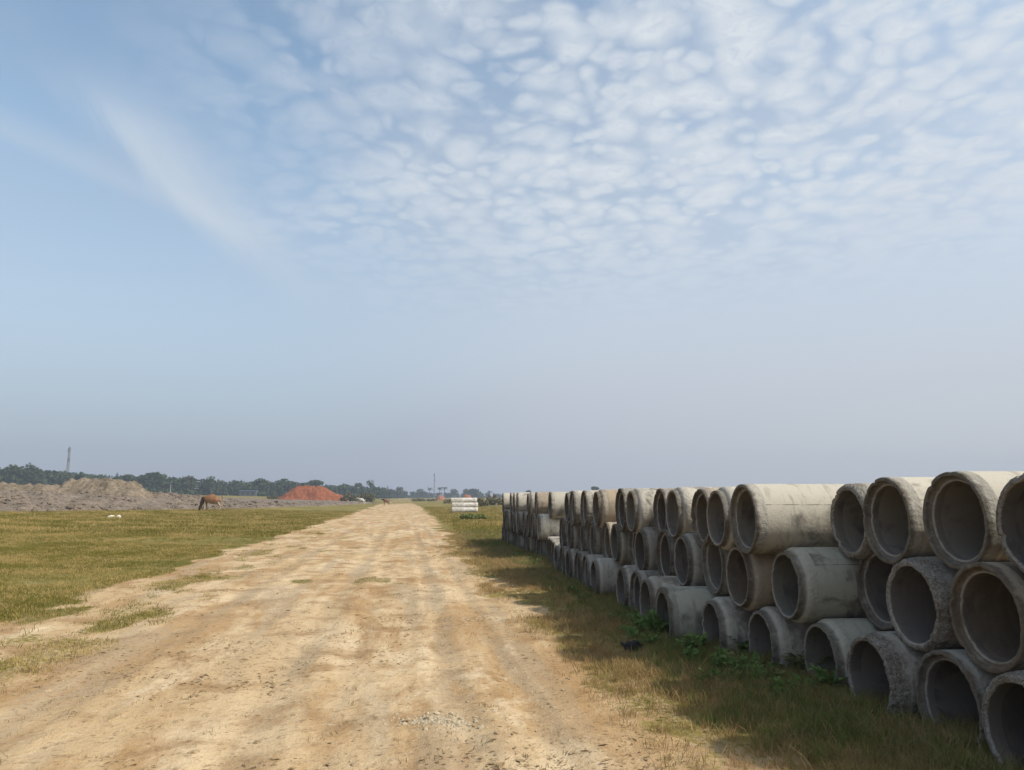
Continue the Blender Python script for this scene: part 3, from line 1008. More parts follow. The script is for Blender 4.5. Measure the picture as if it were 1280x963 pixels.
# two more columns just out of frame that shade the near corner
for row in (0, 1, 2):
    for slot in (-3, -2):
        s2 = slot + (1 if row == 1 else 0)
        P_(row, s2, None, 0, .03, 'k', 'g', 100, X=5.4, label='concrete pipe of the near end of the stack beyond the right edge')

rr = random.Random(3)
for i, q in enumerate(PIPES):
    row, slot = q['row'], q['slot']
    Y = Y0 + PITCH * (slot - (0.5 if row == 1 else 0)) + q['dY'] * D
    Z = ZA - row * DZR + q['dZ'] * D
    X = q['X'] * D if q['xl'] is None else solve_x(q['xl'], Y, Z)
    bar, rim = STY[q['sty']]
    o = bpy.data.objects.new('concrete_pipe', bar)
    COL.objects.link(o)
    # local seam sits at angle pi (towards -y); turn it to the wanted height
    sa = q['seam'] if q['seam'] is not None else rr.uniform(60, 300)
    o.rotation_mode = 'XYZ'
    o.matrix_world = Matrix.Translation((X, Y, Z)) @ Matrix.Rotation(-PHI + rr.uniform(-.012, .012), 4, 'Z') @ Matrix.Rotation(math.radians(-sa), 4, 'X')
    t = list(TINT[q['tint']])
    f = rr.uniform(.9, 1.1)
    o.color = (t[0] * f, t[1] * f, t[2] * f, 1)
    tag(o, q['label'], 'pipe', 'concrete pipes stacked along the track')
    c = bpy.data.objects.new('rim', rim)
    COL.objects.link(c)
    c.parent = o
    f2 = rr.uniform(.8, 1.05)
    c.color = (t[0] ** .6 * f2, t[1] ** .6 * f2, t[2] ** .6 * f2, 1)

# small stack of white pipes across the track's far right
WP, WF = STY['f']
mW, Nw, bw = material('whitewashed_concrete', 0.9, 0.15)
ob = Nw.n('ShaderNodeTexCoord', out='Object')
nw = Nw.noise(ob, 3, 5, 0.6)
Nw.link(Nw.mix(Nw.mapr(nw, 0.42, 0.62), (0.60, 0.57, 0.51), (0.38, 0.34, 0.28)), bw.inputs['Base Color'])
bar2 = WP.copy()
bar2.materials.clear()
bar2.materials.append(mW)
rim2 = WF.copy()
rim2.materials.clear()
rim2.materials.append(mW)
bx, by, bz = hit(581.5, 641.0)
k = 0.80
dw = D * k
lab = {(0, 0): 'whitish pipe lying in front at the bottom of the small far stack', (0, 1): 'whitish pipe in the middle of the bottom row of the small far stack',
       (0, 2): 'whitish pipe at the back of the bottom row of the small far stack', (1, 0): 'whitish pipe in front on the second row of the small far stack',
       (1, 1): 'whitish pipe at the back on the second row of the small far stack', (2, 0): 'whitish pipe alone on top of the small far stack'}
for (r_, c_), l_ in lab.items():
    o = bpy.data.objects.new('concrete_pipe', bar2)
    COL.objects.link(o)
    jx = (0.0, -.04, .03, .05, -.05, -.06)[r_ * 2 + c_ if r_ < 2 else 5]
    o.matrix_world = Matrix.Translation((bx - 1.27 + jx, by + dw * (c_ + r_ * .5) + .2, bz + dw * (.44 + .866 * r_))) @ Matrix.Rotation(-.03, 4, 'Z') @ Matrix.Scale(k, 4)
    sc = o.scale.copy()
    o.scale = (1.0, k, k)
    tag(o, l_, 'pipe', 'white pipes stacked beyond the row')
    c = bpy.data.objects.new('rim', rim2)
    COL.objects.link(c)
    c.parent = o

# ------------------------------------------------------------------ grass and weeds
SRC = bpy.data.collections.new('sources')


def blade_material(name, c_a, c_b, c_dry, patch_scale, dry_lo, dry_hi):
    m, N, b = material(name, 0.75, 0.2)
    oi = N.n('ShaderNodeObjectInfo', out=None)
    n = N.noise(oi.outputs['Location'], patch_scale, 3, 0.6)
    c = N.mix(oi.outputs['Random'], c_a, c_b)
    f = N.math('ADD', n, N.math('MULTIPLY', N.math('SUBTRACT', oi.outputs['Random'], 0.5), 0.25))
    c = N.mix(N.mapr(f, dry_lo, dry_hi), c, c_dry)
    N.link(c, b.inputs['Base Color'])
    tr = N.n('ShaderNodeBsdfTranslucent', {'Color': c})
    mx = N.n('ShaderNodeMixShader', {0: 0.25, 1: b.outputs[0], 2: tr})
    out = [q for q in N.t.nodes if q.type == 'OUTPUT_MATERIAL'][0]
    N.link(mx, out.inputs[0])
    return m


def tuft(name, n, h, spread, wid, mat, seed, lean=0.5):
    rs = np.random.default_rng(seed)
    mb = MB()
    for _ in range(n):
        a = rs.uniform(0, 6.28)
        r0 = spread * math.sqrt(rs.uniform(0, 1))
        bx_, by_ = r0 * math.cos(a), r0 * math.sin(a)
        d = rs.uniform(0, 6.28)
        hh = h * rs.uniform(.45, 1.1)
        ln = hh * lean * rs.uniform(.2, 1.3)
        dx, dy = math.cos(d), math.sin(d)
        pw = rs.uniform(0, 3.14)
        wx, wy = math.cos(pw) * wid / 2, math.sin(pw) * wid / 2
        pts = [(0, 0, -.01, 1), (.35 * ln, .0, .55 * hh, .8), (ln, 0, hh, .1)]
        vs = []
        for (q, _u, z, ww) in pts:
            cx_, cy_ = bx_ + dx * q, by_ + dy * q
            vs.append((cx_ - wx * ww, cy_ - wy * ww, z))
            vs.append((cx_ + wx * ww, cy_ + wy * ww, z))
        mb.add(vs, [(0, 1, 3, 2), (2, 3, 5, 4)])
    o = mb.build(name, mat, link=False)
    return o


def leafy(name, n, rad, h, mat, seed, leaf=0.05):
    """low broad-leaved weed: arching stems with paired pointed leaves"""
    rs = np.random.default_rng(seed)
    mb = MB()
    for _ in range(n):
        a = rs.uniform(0, 6.28)
        rr_ = rad * rs.uniform(.25, 1)
        hh = h * rs.uniform(.35, 1.1)
        base = np.array([rs.normal(0, .02), rs.normal(0, .02), 0])
        tip = np.array([rr_ * math.cos(a), rr_ * math.sin(a), hh])
        midp = (base + tip) / 2 + np.array([0, 0, hh * .35])
        mb.tube([base, midp, tip], [.004, .003, .0015], 4, False)
        for t_ in np.linspace(.25, 1, 6):
            pnt = (1 - t_) ** 2 * base + 2 * t_ * (1 - t_) * midp + t_ * t_ * tip
            for s in (-1, 1):
                b_ = a + s * rs.uniform(.5, 1.4)
                L_ = leaf * rs.uniform(.7, 1.3)
                up_ = rs.uniform(-.2, .6)
                dv = np.array([math.cos(b_) * math.cos(up_), math.sin(b_) * math.cos(up_), math.sin(up_)])
                sv = np.cross(dv, [0, 0, 1]) * .32
                nz = np.array([0, 0, .12])
                q = [pnt, pnt + dv * L_ * .45 + sv * L_ + nz * L_, pnt + dv * L_, pnt + dv * L_ * .45 - sv * L_ + nz * L_]
                mb.add(q, [(0, 1, 2), (0, 2, 3)])
    return mb.build(name, mat, link=False)


def scatter(name, X, Y, sources, smin, smax, tilt=.25, zoff=0.0):
    n = len(X)
    Z = ground_z(X, Y) + zoff
    pts = np.stack([X, Y, Z], 1)
    return gn_scatter(name, pts, RNG.uniform(0, 6.28, n), RNG.uniform(smin, smax, n), RNG.normal(0, tilt, n), sources, RNG.integers(0, len(sources), n))


MAT_FIELD = blade_material('field_grass', (0.150, 0.136, 0.022), (0.215, 0.182, 0.034), (0.42, 0.31, 0.115), 0.45, 0.44, 0.60)
MAT_VERGE = blade_material('verge_grass', (0.285, 0.212, 0.078), (0.390, 0.275, 0.115), (0.45, 0.290, 0.135), 0.9, 0.40, 0.62)
MAT_GREEN = blade_material('green_grass', (0.135, 0.165, 0.042), (0.195, 0.210, 0.058), (0.33, 0.25, 0.10), 1.2, 0.55, 0.75)
MAT_WEED = blade_material('weed_leaf', (0.095, 0.170, 0.040), (0.150, 0.235, 0.062), (0.19, 0.18, 0.07), 2.0, 0.60, 0.85)
MAT_DRYT = blade_material('dry_stubble', (0.25, 0.19, 0.095), (0.19, 0.15, 0.065), (0.33, 0.25, 0.14), 1.0, 0.45, 0.7)

field_src = [tuft('grass_tuft', 16, .040, .11, .006, MAT_FIELD, 100 + i, 1.0) for i in range(4)]
far_src = [tuft('grass_tuft', 14, .075, .22, .014, MAT_FIELD, 120 + i, .9) for i in range(3)]
verge_src = [tuft('grass_tuft', 18, .085, .07, .0042, MAT_VERGE, 140 + i, .9) for i in range(5)] + [tuft('grass_tuft', 6, .17, .06, .0036, MAT_DRYT, 150, .7)]
green_src = [tuft('grass_tuft', 16, .12, .06, .0050, MAT_GREEN, 160 + i, .7) for i in range(4)]
stub_src = [tuft('grass_tuft', 9, .028, .06, .0045, MAT_DRYT, 180 + i, 1.2) for i in range(4)]
weed_src = [leafy('weed_tuft', 12, .13, .11, MAT_WEED, 200 + i, .042) for i in range(4)]


def wedge(n, y0, y1, xa, xb, power=2.0):
    """points with density falling with distance; xa,xb: functions of y"""
    u = RNG.uniform(0, 1, n)
    y = (y0 ** (2 - power) + u * (y1 ** (2 - power) - y0 ** (2 - power))) ** (1 / (2 - power)) if power != 2.0 else y0 * (y1 / y0) ** u
    x = xa(y) + RNG.uniform(0, 1, n) * (xb(y) - xa(y))
    return x, y


# field on the left
X, Y = wedge(60000, 7.0, 34, lambda y: -.66 * y - 2.5, lambda y: np.full_like(y, -3.0), 1.4)
k_ = (RNG.uniform(0, 1, len(X)) > dirtmask(X, Y) * 1.25)
thin = sstep(.36, .52, fbm(X * .5, Y * .35, 301, 3) + RNG.uniform(-.12, .12, len(X)))
k_ &= RNG.uniform(0, 1, len(X)) < (.18 + .82 * thin) * (.45 + .55 * sstep(4.2, 5.2, -X))
X1, Y1 = X[k_], Y[k_]
scatter('field_grass', X1, Y1, field_src, .6, 1.35)
X, Y = wedge(42000, 30, 75, lambda y: -.66 * y - 3, lambda y: np.full_like(y, -4.4), 1.5)
k_ = (RNG.uniform(0, 1, len(X)) > dirtmask(X, Y) * 1.3) & (Y < bare_edge(X) + 1)
scatter('field_grass', X[k_], Y[k_], far_src, .6, 1.4)
# verge on the right
X, Y = wedge(52000, 3.0, 34, lambda y: np.full_like(y, .9), lambda y: np.full_like(y, 4.2), 1.9)
k_ = RNG.uniform(0, 1, len(X)) > dirtmask(X, Y) * 1.05 + .03
k_ &= RNG.uniform(0, 1, len(X)) < (.15 + .85 * sstep(.38, .55, fbm(X * 1.1, Y * .8, 311, 3) + RNG.uniform(-.1, .1, len(X)))) * (.45 + .55 * sstep(1.6, 2.5, X))
scatter('verge_grass', X[k_], Y[k_], verge_src, .5, 1.15)
X, Y = wedge(13000, 3.0, 34, lambda y: np.full_like(y, 2.0), lambda y: np.full_like(y, 4.3), 1.8)
k_ = RNG.uniform(0, 1, len(X)) < sstep(2.0, 3.1, X + 1.2 * (fbm(X, Y, 321, 3) - .5))
scatter('verge_grass', X[k_], Y[k_], green_src, .5, 1.2)
X, Y = wedge(9000, 28, 110, lambda y: np.full_like(y, 2.3), lambda y: .16 * y + 2.0, 1.5)
k_ = RNG.uniform(0, 1, len(X)) > dirtmask(X, Y)
scatter('verge_grass', X[k_], Y[k_], far_src, .7, 1.6)
# low dry stubble in the worn margins of the track
X, Y = wedge(16000, 3.2, 30, lambda y: np.full_like(y, -5.4), lambda y: np.full_like(y, 2.4), 1.8)
dm = dirtmask(X, Y)
k_ = RNG.uniform(0, 1, len(X)) < .04 + .9 * np.exp(-((dm - .45) / .3) ** 2) * sstep(.4, .6, fbm(X * 1.4, Y * .9, 331, 3) + RNG.uniform(-.1, .1, len(X)))
scatter('dry_stubble', X[k_], Y[k_], stub_src, .6, 1.3, .3)
# leafy weeds along the foot of the pipes
X, Y = wedge(900, 4.6, 20, lambda y: np.full_like(y, 2.45), lambda y: np.full_like(y, 3.6), 1.6)
k_ = RNG.uniform(0, 1, len(X)) < np.exp(-((X - 2.98) / .28) ** 2) * sstep(.40, .60, fbm(X * .8, Y * .7, 341, 3) + RNG.uniform(-.12, .12, len(X))) * np.where(Y < 5.5, .4, 1) * np.where(Y > 13.5, .15, 1)
scatter('ground_weeds', X[k_], Y[k_], weed_src, .45, 1.05, .2)

# clods and pebbles on the track
MAT_CLOD = soil_material('dry_clod', (0.36, 0.26, 0.15), (0.44, 0.33, 0.20), (0.20, 0.14, 0.08), 6, .5)
MAT_STONE = soil_material('pale_stone', (0.50, 0.45, 0.37), (0.58, 0.54, 0.46), (0.33, 0.29, 0.23), 8, .4)
MAT_GRAVEL = soil_material('grey_gravel', (0.40, 0.325, 0.215), (0.49, 0.41, 0.29), (0.25, 0.20, 0.13), 25, .4)


clods = [rock('clod', .014, MAT_CLOD, 400 + i, .55) for i in range(4)]
X, Y = wedge(7000, 3.3, 26, lambda y: np.full_like(y, -4.6), lambda y: np.full_like(y, 1.9), 1.75)
k_ = RNG.uniform(0, 1, len(X)) < .12 + .88 * sstep(.46, .62, fbm(X * .9, Y * .6, 351, 3))
nn = int(k_.sum())
pts = np.stack([X[k_], Y[k_], ground_z(X[k_], Y[k_]) + .002], 1)
gn_scatter('soil_clods', pts, RNG.uniform(0, 6.28, nn), np.clip(RNG.lognormal(-.55, .55, nn), .25, 2.6), RNG.normal(0, .3, nn), clods, RNG.integers(0, 4, nn))
MAT_LITTER = soil_material('dry_litter', (0.27, 0.185, 0.098), (0.36, 0.26, 0.145), (0.16, 0.105, 0.055), 9, .3)


def litter(seed):
    rs = np.random.default_rng(seed)
    mb = MB()
    for _ in range(6):
        a = rs.uniform(0, 6.28)
        cx_, cy_ = rs.normal(0, .075), rs.normal(0, .06)
        L_, w_ = rs.uniform(.006, .021), rs.uniform(.003, .008)
        dx, dy = math.cos(a), math.sin(a)
        z_ = rs.uniform(.002, .010)
        mb.add([(cx_ - dx * L_, cy_ - dy * L_, .001), (cx_ - dy * w_, cy_ + dx * w_, z_), (cx_ + dx * L_, cy_ + dy * L_, .002 + z_ * .5), (cx_ + dy * w_, cy_ - dx * w_, z_ * .8)], [(0, 1, 2), (0, 2, 3)])
    return mb.build('litter', MAT_LITTER, link=False)


lit = [litter(440 + i) for i in range(5)]
X, Y = wedge(13000, 3.3, 40, lambda y: np.full_like(y, -4.8), lambda y: np.full_like(y, 2.2), 1.7)
k_ = RNG.uniform(0, 1, len(X)) < .05 + .95 * sstep(.44, .66, fbm(X * .8 + 5, Y * .55, 361, 4)) * (.45 + .55 * sstep(-.8, .8, X))
nn = int(k_.sum())
pts = np.stack([X[k_], Y[k_], ground_z(X[k_], Y[k_]) + .005], 1)
gn_scatter('leaf_litter', pts, RNG.uniform(0, 6.28, nn), np.clip(RNG.lognormal(-.2, .45, nn), .35, 2.4), RNG.normal(0, .12, nn), lit, RNG.integers(0, 5, nn))
gr = [rock('pebble', .0105, MAT_GRAVEL, 420 + i, .7) for i in range(4)]
gx, gy, _ = hit(545, 903)
nn = 760
X = gx + RNG.normal(0, .15, nn) + .03
Y = gy + RNG.normal(0, .085, nn)
pts = np.stack([X, Y, ground_z(X, Y) + .001 + .005 * np.exp(-((X - gx) / .12) ** 2 - ((Y - gy) / .07) ** 2)], 1)
gn_scatter('gravel', pts, RNG.uniform(0, 6.28, nn), np.clip(RNG.lognormal(-.45, .6, nn), .25, 2.6), RNG.normal(0, .5, nn), gr, RNG.integers(0, 4, nn))


# single weeds that stand out
def weed_at(px, py, scale, label, seed):
    x, y, z = hit(px, py)
    o = leafy('weed_plant', 20, .15, .15, MAT_WEED, seed, .050)
    COL.objects.link(o)
    o.location = (x, y, float(ground_z(x, y)))
    o.scale = (scale,) * 3
    tag(o, label, 'weed', 'weeds at the foot of the pipes')


weed_at(822, 797, 1.5, 'bright green leafy weed in front of the mouth of the long bare bottom pipe', 501)
weed_at(806, 790, 1.1, 'green leafy weed at the left of the long bare bottom pipe', 502)
weed_at(869, 818, 1.1, 'pale green star shaped weed below the long bare bottom pipe', 503)
weed_at(929, 822, 1.2, 'dark green weed between the fifth and sixth bottom pipes from the right', 504)
weed_at(1006, 846, 1.3, 'green weed clump before the smooth grey chamfered bottom pipe', 505)
weed_at(1040, 866, 1.2, 'green weed growing before the greenish chamfered bottom pipe', 506)
weed_at(1150, 905, .9, 'small weed before the second bottom pipe from the right edge', 507)


# ------------------------------------------------------------------ small things on the ground
def stone_at(name, px, py, r, mat, label, cat, seed, flat=.6, group=None, sub=2):
    x, y, z = hit(px, py)
    o = rock(name, r, mat, seed, flat, sub, True)
    o.location = (x, y, float(ground_z(x, y)) + r * flat * .45)
    tag(o, label, cat, group)
    return o


mWs, Nws, bws = material('white_stone', .9, .2)
ob = Nws.n('ShaderNodeTexCoord', out='Object')
Nws.link(Nws.mix(Nws.noise(ob, 9, 4), (0.72, 0.66, 0.52), (0.55, 0.49, 0.36)), bws.inputs['Base Color'])
o = stone_at('white_stone', 138.5, 647.5, .165, mWs, 'flat sloping whitish stone on the field grass, the left of two', 'stone', 601, .62)
o.rotation_euler = (0, -.35, .2)
o = stone_at('white_stone', 148.3, 647.8, .105, mWs, 'upright whitish stone on the field grass, the right of two', 'stone', 602, 1.25)
stone_at('stone', 934, 836, .055, MAT_STONE, 'beige stone among the weeds below the fifth bottom pipe', 'stone', 603, .6)
x, y, z = hit(636, 679.5)
mb = MB()
mb.add([(-.13, -.06, .012), (.0, -.08, .03), (.13, -.05, .01), (.12, .06, .02), (0, .05, .055), (-.12, .07, .02)], [(0, 1, 4, 5), (1, 2, 3, 4)])
o = mb.build('paper_scrap', mWs)
o.location = (x, y, z)
so = o.modifiers.new('thick', 'SOLIDIFY')
so.thickness = .004
tag(o, 'scrap of white paper on the grass at the foot of the farther stack', 'litter')
for i, (px, py, r, l) in enumerate(((546, 683, .075, 'dark soil clod on the track, leftmost of the clods near the far stack'),
                                    (533, 680, .06, 'small dark soil clod on the track beside a larger one'),
                                    (571, 686, .085, 'dark soil clod at the right edge of the track'),
                                    (548, 690, .05, 'low dark soil clod nearest the camera among the far clods'))):
    stone_at('soil_clod', px, py, r, MAT_CLOD, l, 'clod', 620 + i, .45, 'soil clods on the far track')

# crumpled black plastic bag
mB, NB, bB = material('black_plastic', .35, .25)
bB.inputs['Base Color'].default_value = (.012, .011, .014, 1)
bump(NB, bB, NB.noise(NB.n('ShaderNodeTexCoord', out='Object'), 28, 5, .7, 1.2), .9, .03)
bm = bmesh.new()
bmesh.ops.create_icosphere(bm, subdivisions=4, radius=1)
for v in bm.verts:
    p = v.co
    n = float(fbm(p.x * 1.9 + 4, p.y * 1.9 + p.z * 1.6, 66, 3)) - .5
    n2 = abs(float(fbm(p.x * 4.5 + 9 + p.z * 2, p.y * 4.5 - p.z * 3, 67, 2)) - .5)
    s = 1 + .75 * n - .7 * n2
    v.co = (p.x * s * .086 - (.03 if p.x < -.5 else 0), p.y * s * .062, max(-.02, p.z * s * .072))
me = bpy.data.meshes.new('plastic_bag')
bm.to_mesh(me)
bm.free()
me.materials.append(mB)
me.polygons.foreach_set('use_smooth', [True] * len(me.polygons))
o = bpy.data.objects.new('plastic_bag', me)
COL.objects.link(o)
x, y, z = hit(793, 814)
o.location = (x, y, float(ground_z(x, y)) + .03)
tag(o, 'crumpled black plastic bag lying on the shaded verge', 'bag')
mbk = MB()
rs = np.random.default_rng(9)
for kk in range(3):
    a = rs.uniform(2.4, 3.9)
    mbk.add([(-.05, -.015, .02), (-.05, .015, .03), (-.05 + .09 * math.cos(a), .03 + .06 * math.sin(a), .035 + .01 * kk), (-.05 + .085 * math.cos(a), -.02 + .06 * math.sin(a), .01 + .01 * kk)], [(0, 1, 2, 3)])
h = mbk.build('bag_handle', mB, o)
sm = h.modifiers.new('thick', 'SOLIDIFY')
sm.thickness = .003


# ------------------------------------------------------------------ bushes
def foliage_material(name, c1, c2, c3):
    m, N, b = material(name, .7, .2)
    oi = N.n('ShaderNodeObjectInfo', out='Random')
    geo = N.n('ShaderNodeNewGeometry', out=None)
    isl = geo.outputs['Random Per Island']
    c = N.mix(isl, c1, c2)
    c = N.mix(N.mapr(N.math('ADD', oi, isl), 1.1, 1.9), c, c3)
    N.link(c, b.inputs['Base Color'])
    tr = N.n('ShaderNodeBsdfTranslucent', {'Color': c})
    mx = N.n('ShaderNodeMixShader', {0: 0.2, 1: b.outputs[0], 2: tr})
    out = [q for q in N.t.nodes if q.type == 'OUTPUT_MATERIAL'][0]
    N.link(mx, out.inputs[0])
    return m


MAT_LEAF = foliage_material('tree_leaf', (0.030, 0.050, 0.018), (0.055, 0.078, 0.026), (0.085, 0.095, 0.032))
MAT_BUSH = foliage_material('bush_leaf', (0.115, 0.145, 0.035), (0.165, 0.190, 0.050), (0.21, 0.21, 0.07))
MAT_SCRUB = foliage_material('scrub_leaf', (0.095, 0.088, 0.042), (0.135, 0.125, 0.058), (0.17, 0.14, 0.075))
MAT_BARK, Nb_, bb_ = material('bark', .95, .1)
Nb_.link(Nb_.mix(Nb_.noise(Nb_.n('ShaderNodeTexCoord', out='Object'), 2.5, 4), (.10, .08, .06), (.17, .14, .11)), bb_.inputs['Base Color'])


def leaf_cloud(mb, lobes, n, size, rs, flat=1.0):
    vols = np.array([a[3] * a[4] * a[5] for a in lobes])
    pr = vols ** .7 / (vols ** .7).sum()
    for _ in range(n):
        l = lobes[rs.choice(len(lobes), p=pr)]
        u = rs.normal(0, 1, 3)
        u /= np.linalg.norm(u)
        r = rs.uniform(.45, 1.05) ** .6
        c = np.array(l[:3]) + u * r * np.array(l[3:6])
        nrm = u + rs.normal(0, .55, 3)
        nrm /= np.linalg.norm(nrm)
        t = np.cross(nrm, rs.normal(0, 1, 3))
        t /= np.linalg.norm(t)
        b_ = np.cross(nrm, t)
        s = size * rs.uniform(.6, 1.4)
        q = [c + s * (t * .5 + b_ * .1), c + s * (b_ * .5 - t * .1), c - s * (t * .5 + b_ * .15), c - s * (b_ * .45 - t * .1)]
        mb.add(q, [(0, 1, 2, 3)])


def bush(name, px0, px1, pytop, Y, mat, label, seed, n=700, leaf=.12, nl=9, depth=None, cat='bush', group=None, pybot=None):
    if pybot is not None:
        x_, Y, _z = hit((px0 + px1) / 2, pybot)
    xa_, _, _ = at(px0, Y)
    xb2, _, _ = at(px1, Y)
    xc = (xa_ + xb2) / 2
    wdt = abs(xb2 - xa_)
    z = float(terrain(xc, Y))
    h = zat((px0 + px1) / 2, pytop, Y) - z
    rs = np.random.default_rng(seed)
    dep = depth or wdt * .5
    lobes = []
    for i in range(nl):
        fx = (i + .5) / nl - .5
        hh = h * rs.uniform(.55, 1.0) * (1 - 1.1 * abs(fx) ** 2)
        lobes.append((fx * wdt * .85 + rs.normal(0, .04 * wdt), rs.uniform(-.4, .4) * dep, hh * .5, wdt / nl * rs.uniform(.8, 1.3), dep * .4, hh * .52))
    mb = MB()
    leaf_cloud(mb, lobes, n, leaf, rs)
    o = mb.build(name, mat)
    o.location = (xc, Y + dep * .3, z)
    st = MB()
    for i in range(min(nl, 6)):
        l = lobes[i]
        st.tube([(l[0] * .6, l[1] * .6, -.05), (l[0] * .9, l[1] * .8, l[2] * .7), (l[0], l[1], l[2] * 1.3)], [.03 * h, .02 * h, .008 * h], 5)
    st.build('stem', MAT_BARK, o)
    tag(o, label, cat, group)
    return o


bush('low_bush', 577, 612, 641.0, 50, MAT_BUSH, 'low green bush on the grass in front of the white pipe stack', 701, 1500, .10, 9, 1.0, pybot=650)
bush('scrub_bush', 427, 449, 613.5, 170, MAT_SCRUB, 'dark olive scrub bush at the right foot of the red heap', 702, 700, .32, 6, 3.0)
bush('scrub_bush', 446, 471, 612.5, 175, MAT_SCRUB, 'olive scrub bush standing behind the white cow', 703, 800, .32, 7, 3.0)
bush('scrub_bush', 336, 350, 618.5, 200, MAT_SCRUB, 'small olive bush at the left foot of the red heap', 704, 300, .3, 4, 2.0)
bush('scrub_bush', 593, 612, 620.0, 110, MAT_SCRUB, 'brownish bush at the right end of the white pipe stack', 705, 600, .2, 5, 2.0)
bush('scrub_bush', 606, 632, 617.2, 125, MAT_SCRUB, 'wide olive bush beside the far end of the pipe row', 706, 900, .22, 7, 2.4)
bush('scrub_bush', 556, 574, 621.5, 160, MAT_SCRUB, 'low olive bush behind the left end of the white pipe stack', 707, 400, .22, 5, 2.4)
bush('scrub_bush', 512, 545, 622.6, 230, MAT_SCRUB, 'long low olive scrub right of where the track vanishes', 708, 500, .32, 8, 3)


# ------------------------------------------------------------------ trees
def crown_lobes(kind, w_, h_, rs):
    lobes = []
    if kind == 'dome':
        for i in range(11):
            a = rs.uniform(0, 6.28)
            r = rs.uniform(0, .36) * w_
            zz = rs.uniform(.30, .80) * h_
            sq = 1 - .5 * (zz / h_)
            lobes.append((r * math.cos(a), r * math.sin(a), zz, w_ * .22 * sq * rs.uniform(.8, 1.3), w_ * .22 * sq, h_ * .17 * rs.uniform(.8, 1.2)))
        lobes.append((0, 0, .82 * h_, w_ * .24, w_ * .24, h_ * .16))
    elif kind == 'umbrella':
        for i in range(10):
            a = i / 10 * 6.28
            r = rs.uniform(.15, .38) * w_
            lobes.append((r * math.cos(a), r * math.sin(a), h_ * rs.uniform(.72, .88), w_ * .18, w_ * .18, h_ * .11))
        lobes.append((0, 0, .88 * h_, w_ * .25, w_ * .25, h_ * .09))
    elif kind == 'cone':
        for i in range(8):
            t_ = i / 7
            lobes.append((rs.normal(0, .05 * w_), rs.normal(0, .05 * w_), h_ * (.2 + .72 * t_), w_ * .42 * (1 - .75 * t_), w_ * .42 * (1 - .75 * t_), h_ * .12))
    elif kind == 'tall':
        for i in range(9):
            t_ = i / 8
            lobes.append((rs.normal(0, .16 * w_), rs.normal(0, .16 * w_), h_ * (.35 + .55 * t_), w_ * .28 * rs.uniform(.8, 1.2), w_ * .28, h_ * .13))
    return lobes


def make_tree(kind, w_, h_, seed, n=620, leaf=None):
    rs = np.random.default_rng(seed)
    lobes = crown_lobes(kind, w_, h_, rs)
    mb = MB()
    leaf_cloud(mb, lobes, n, leaf or max(.45, w_ * .10), rs)
    tb = MB()
    r0 = .022 * h_
    tb.tube([(0, 0, -.4), (.02 * h_, 0, .25 * h_), (-.01 * h_, .01 * h_, .55 * h_)], [r0 * 1.3, r0, r0 * .6], 7)
    for i in range(4):
        l = lobes[(i * 2) % len(lobes)]
        tb.tube([(.01 * h_, 0, .28 * h_ + .05 * i * h_), (l[0] * .5, l[1] * .5, .45 * h_ + .03 * i * h_), (l[0], l[1], l[2])], [r0 * .55, r0 * .4, r0 * .15], 5)
    return mb, tb


def tree_at(px, pytop, wpx, Y, kind, label, seed, n=520):
    x, y, z = at(px, Y)
    h = zat(px, pytop, Y) - z
    w_ = wpx * Y / FPX
    mb, tb = make_tree(kind, w_, h, seed, n)
    t = tb.build('tree', MAT_BARK)
    t.name = 'tree'
    c = mb.build('crown', MAT_LEAF, t)
    t.location = (x, y, z)
    tag(t, label, 'tree', 'trees along the far edge of the field')


def palm_at(px, pytop, Y, label, seed):
    x, y, z = at(px, Y)
    h = zat(px, pytop, Y) - z - 1.0
    tb = MB()
    tb.tube([(0, 0, -.3), (.15, 0, h * .5), (.45, 0, h)], [.30, .22, .18], 7)
    t = tb.build('palm_tree', MAT_BARK)
    t.location = (x, y, z)
    mb = MB()
    rs = np.random.default_rng(seed)
    for i in range(18):
        a = i / 18 * 6.28 + rs.uniform(-.1, .1)
        up_ = rs.uniform(-.2, 1.0)
        pts = []
        for s in np.linspace(0, 1, 5):
            L_ = 3.0 * s
            pts.append(np.array([.45 + math.cos(a) * L_ * math.cos(up_ * (1 - .3 * s)), math.sin(a) * L_ * math.cos(up_ * (1 - .3 * s)), h + math.sin(up_) * L_ - 1.3 * s * s]))
        side_ = np.array([-math.sin(a), math.cos(a), 0])
        wd = [.1, .5, .55, .4, .05]
        vs = []
        for p_, w2 in zip(pts, wd):
            vs += [p_ - side_ * w2 - np.array([0, 0, w2 * .5]), p_, p_ + side_ * w2 - np.array([0, 0, w2 * .5])]
        fs = []
        for j in range(4):
            fs += [(3 * j, 3 * j + 1, 3 * j + 4, 3 * j + 3), (3 * j + 1, 3 * j + 2, 3 * j + 5, 3 * j + 4)]
        mb.add(vs, fs)
    mb.build('crown', MAT_LEAF, t)
    tag(t, label, 'palm tree', 'palms in the far tree line')


# the tree line that reads as one mass
def skyline(px):
    return np.interp(px, [-60, 0, 40, 62, 100, 140, 190, 240, 280, 330, 360, 400, 440, 470, 490, 520, 560, 600, 640, 700, 800], [583, 584, 585, 589, 592, 595, 595, 598, 602, 602, 602, 606, 608, 609, 612, 615, 616.5, 617, 617.5, 617.5, 617])


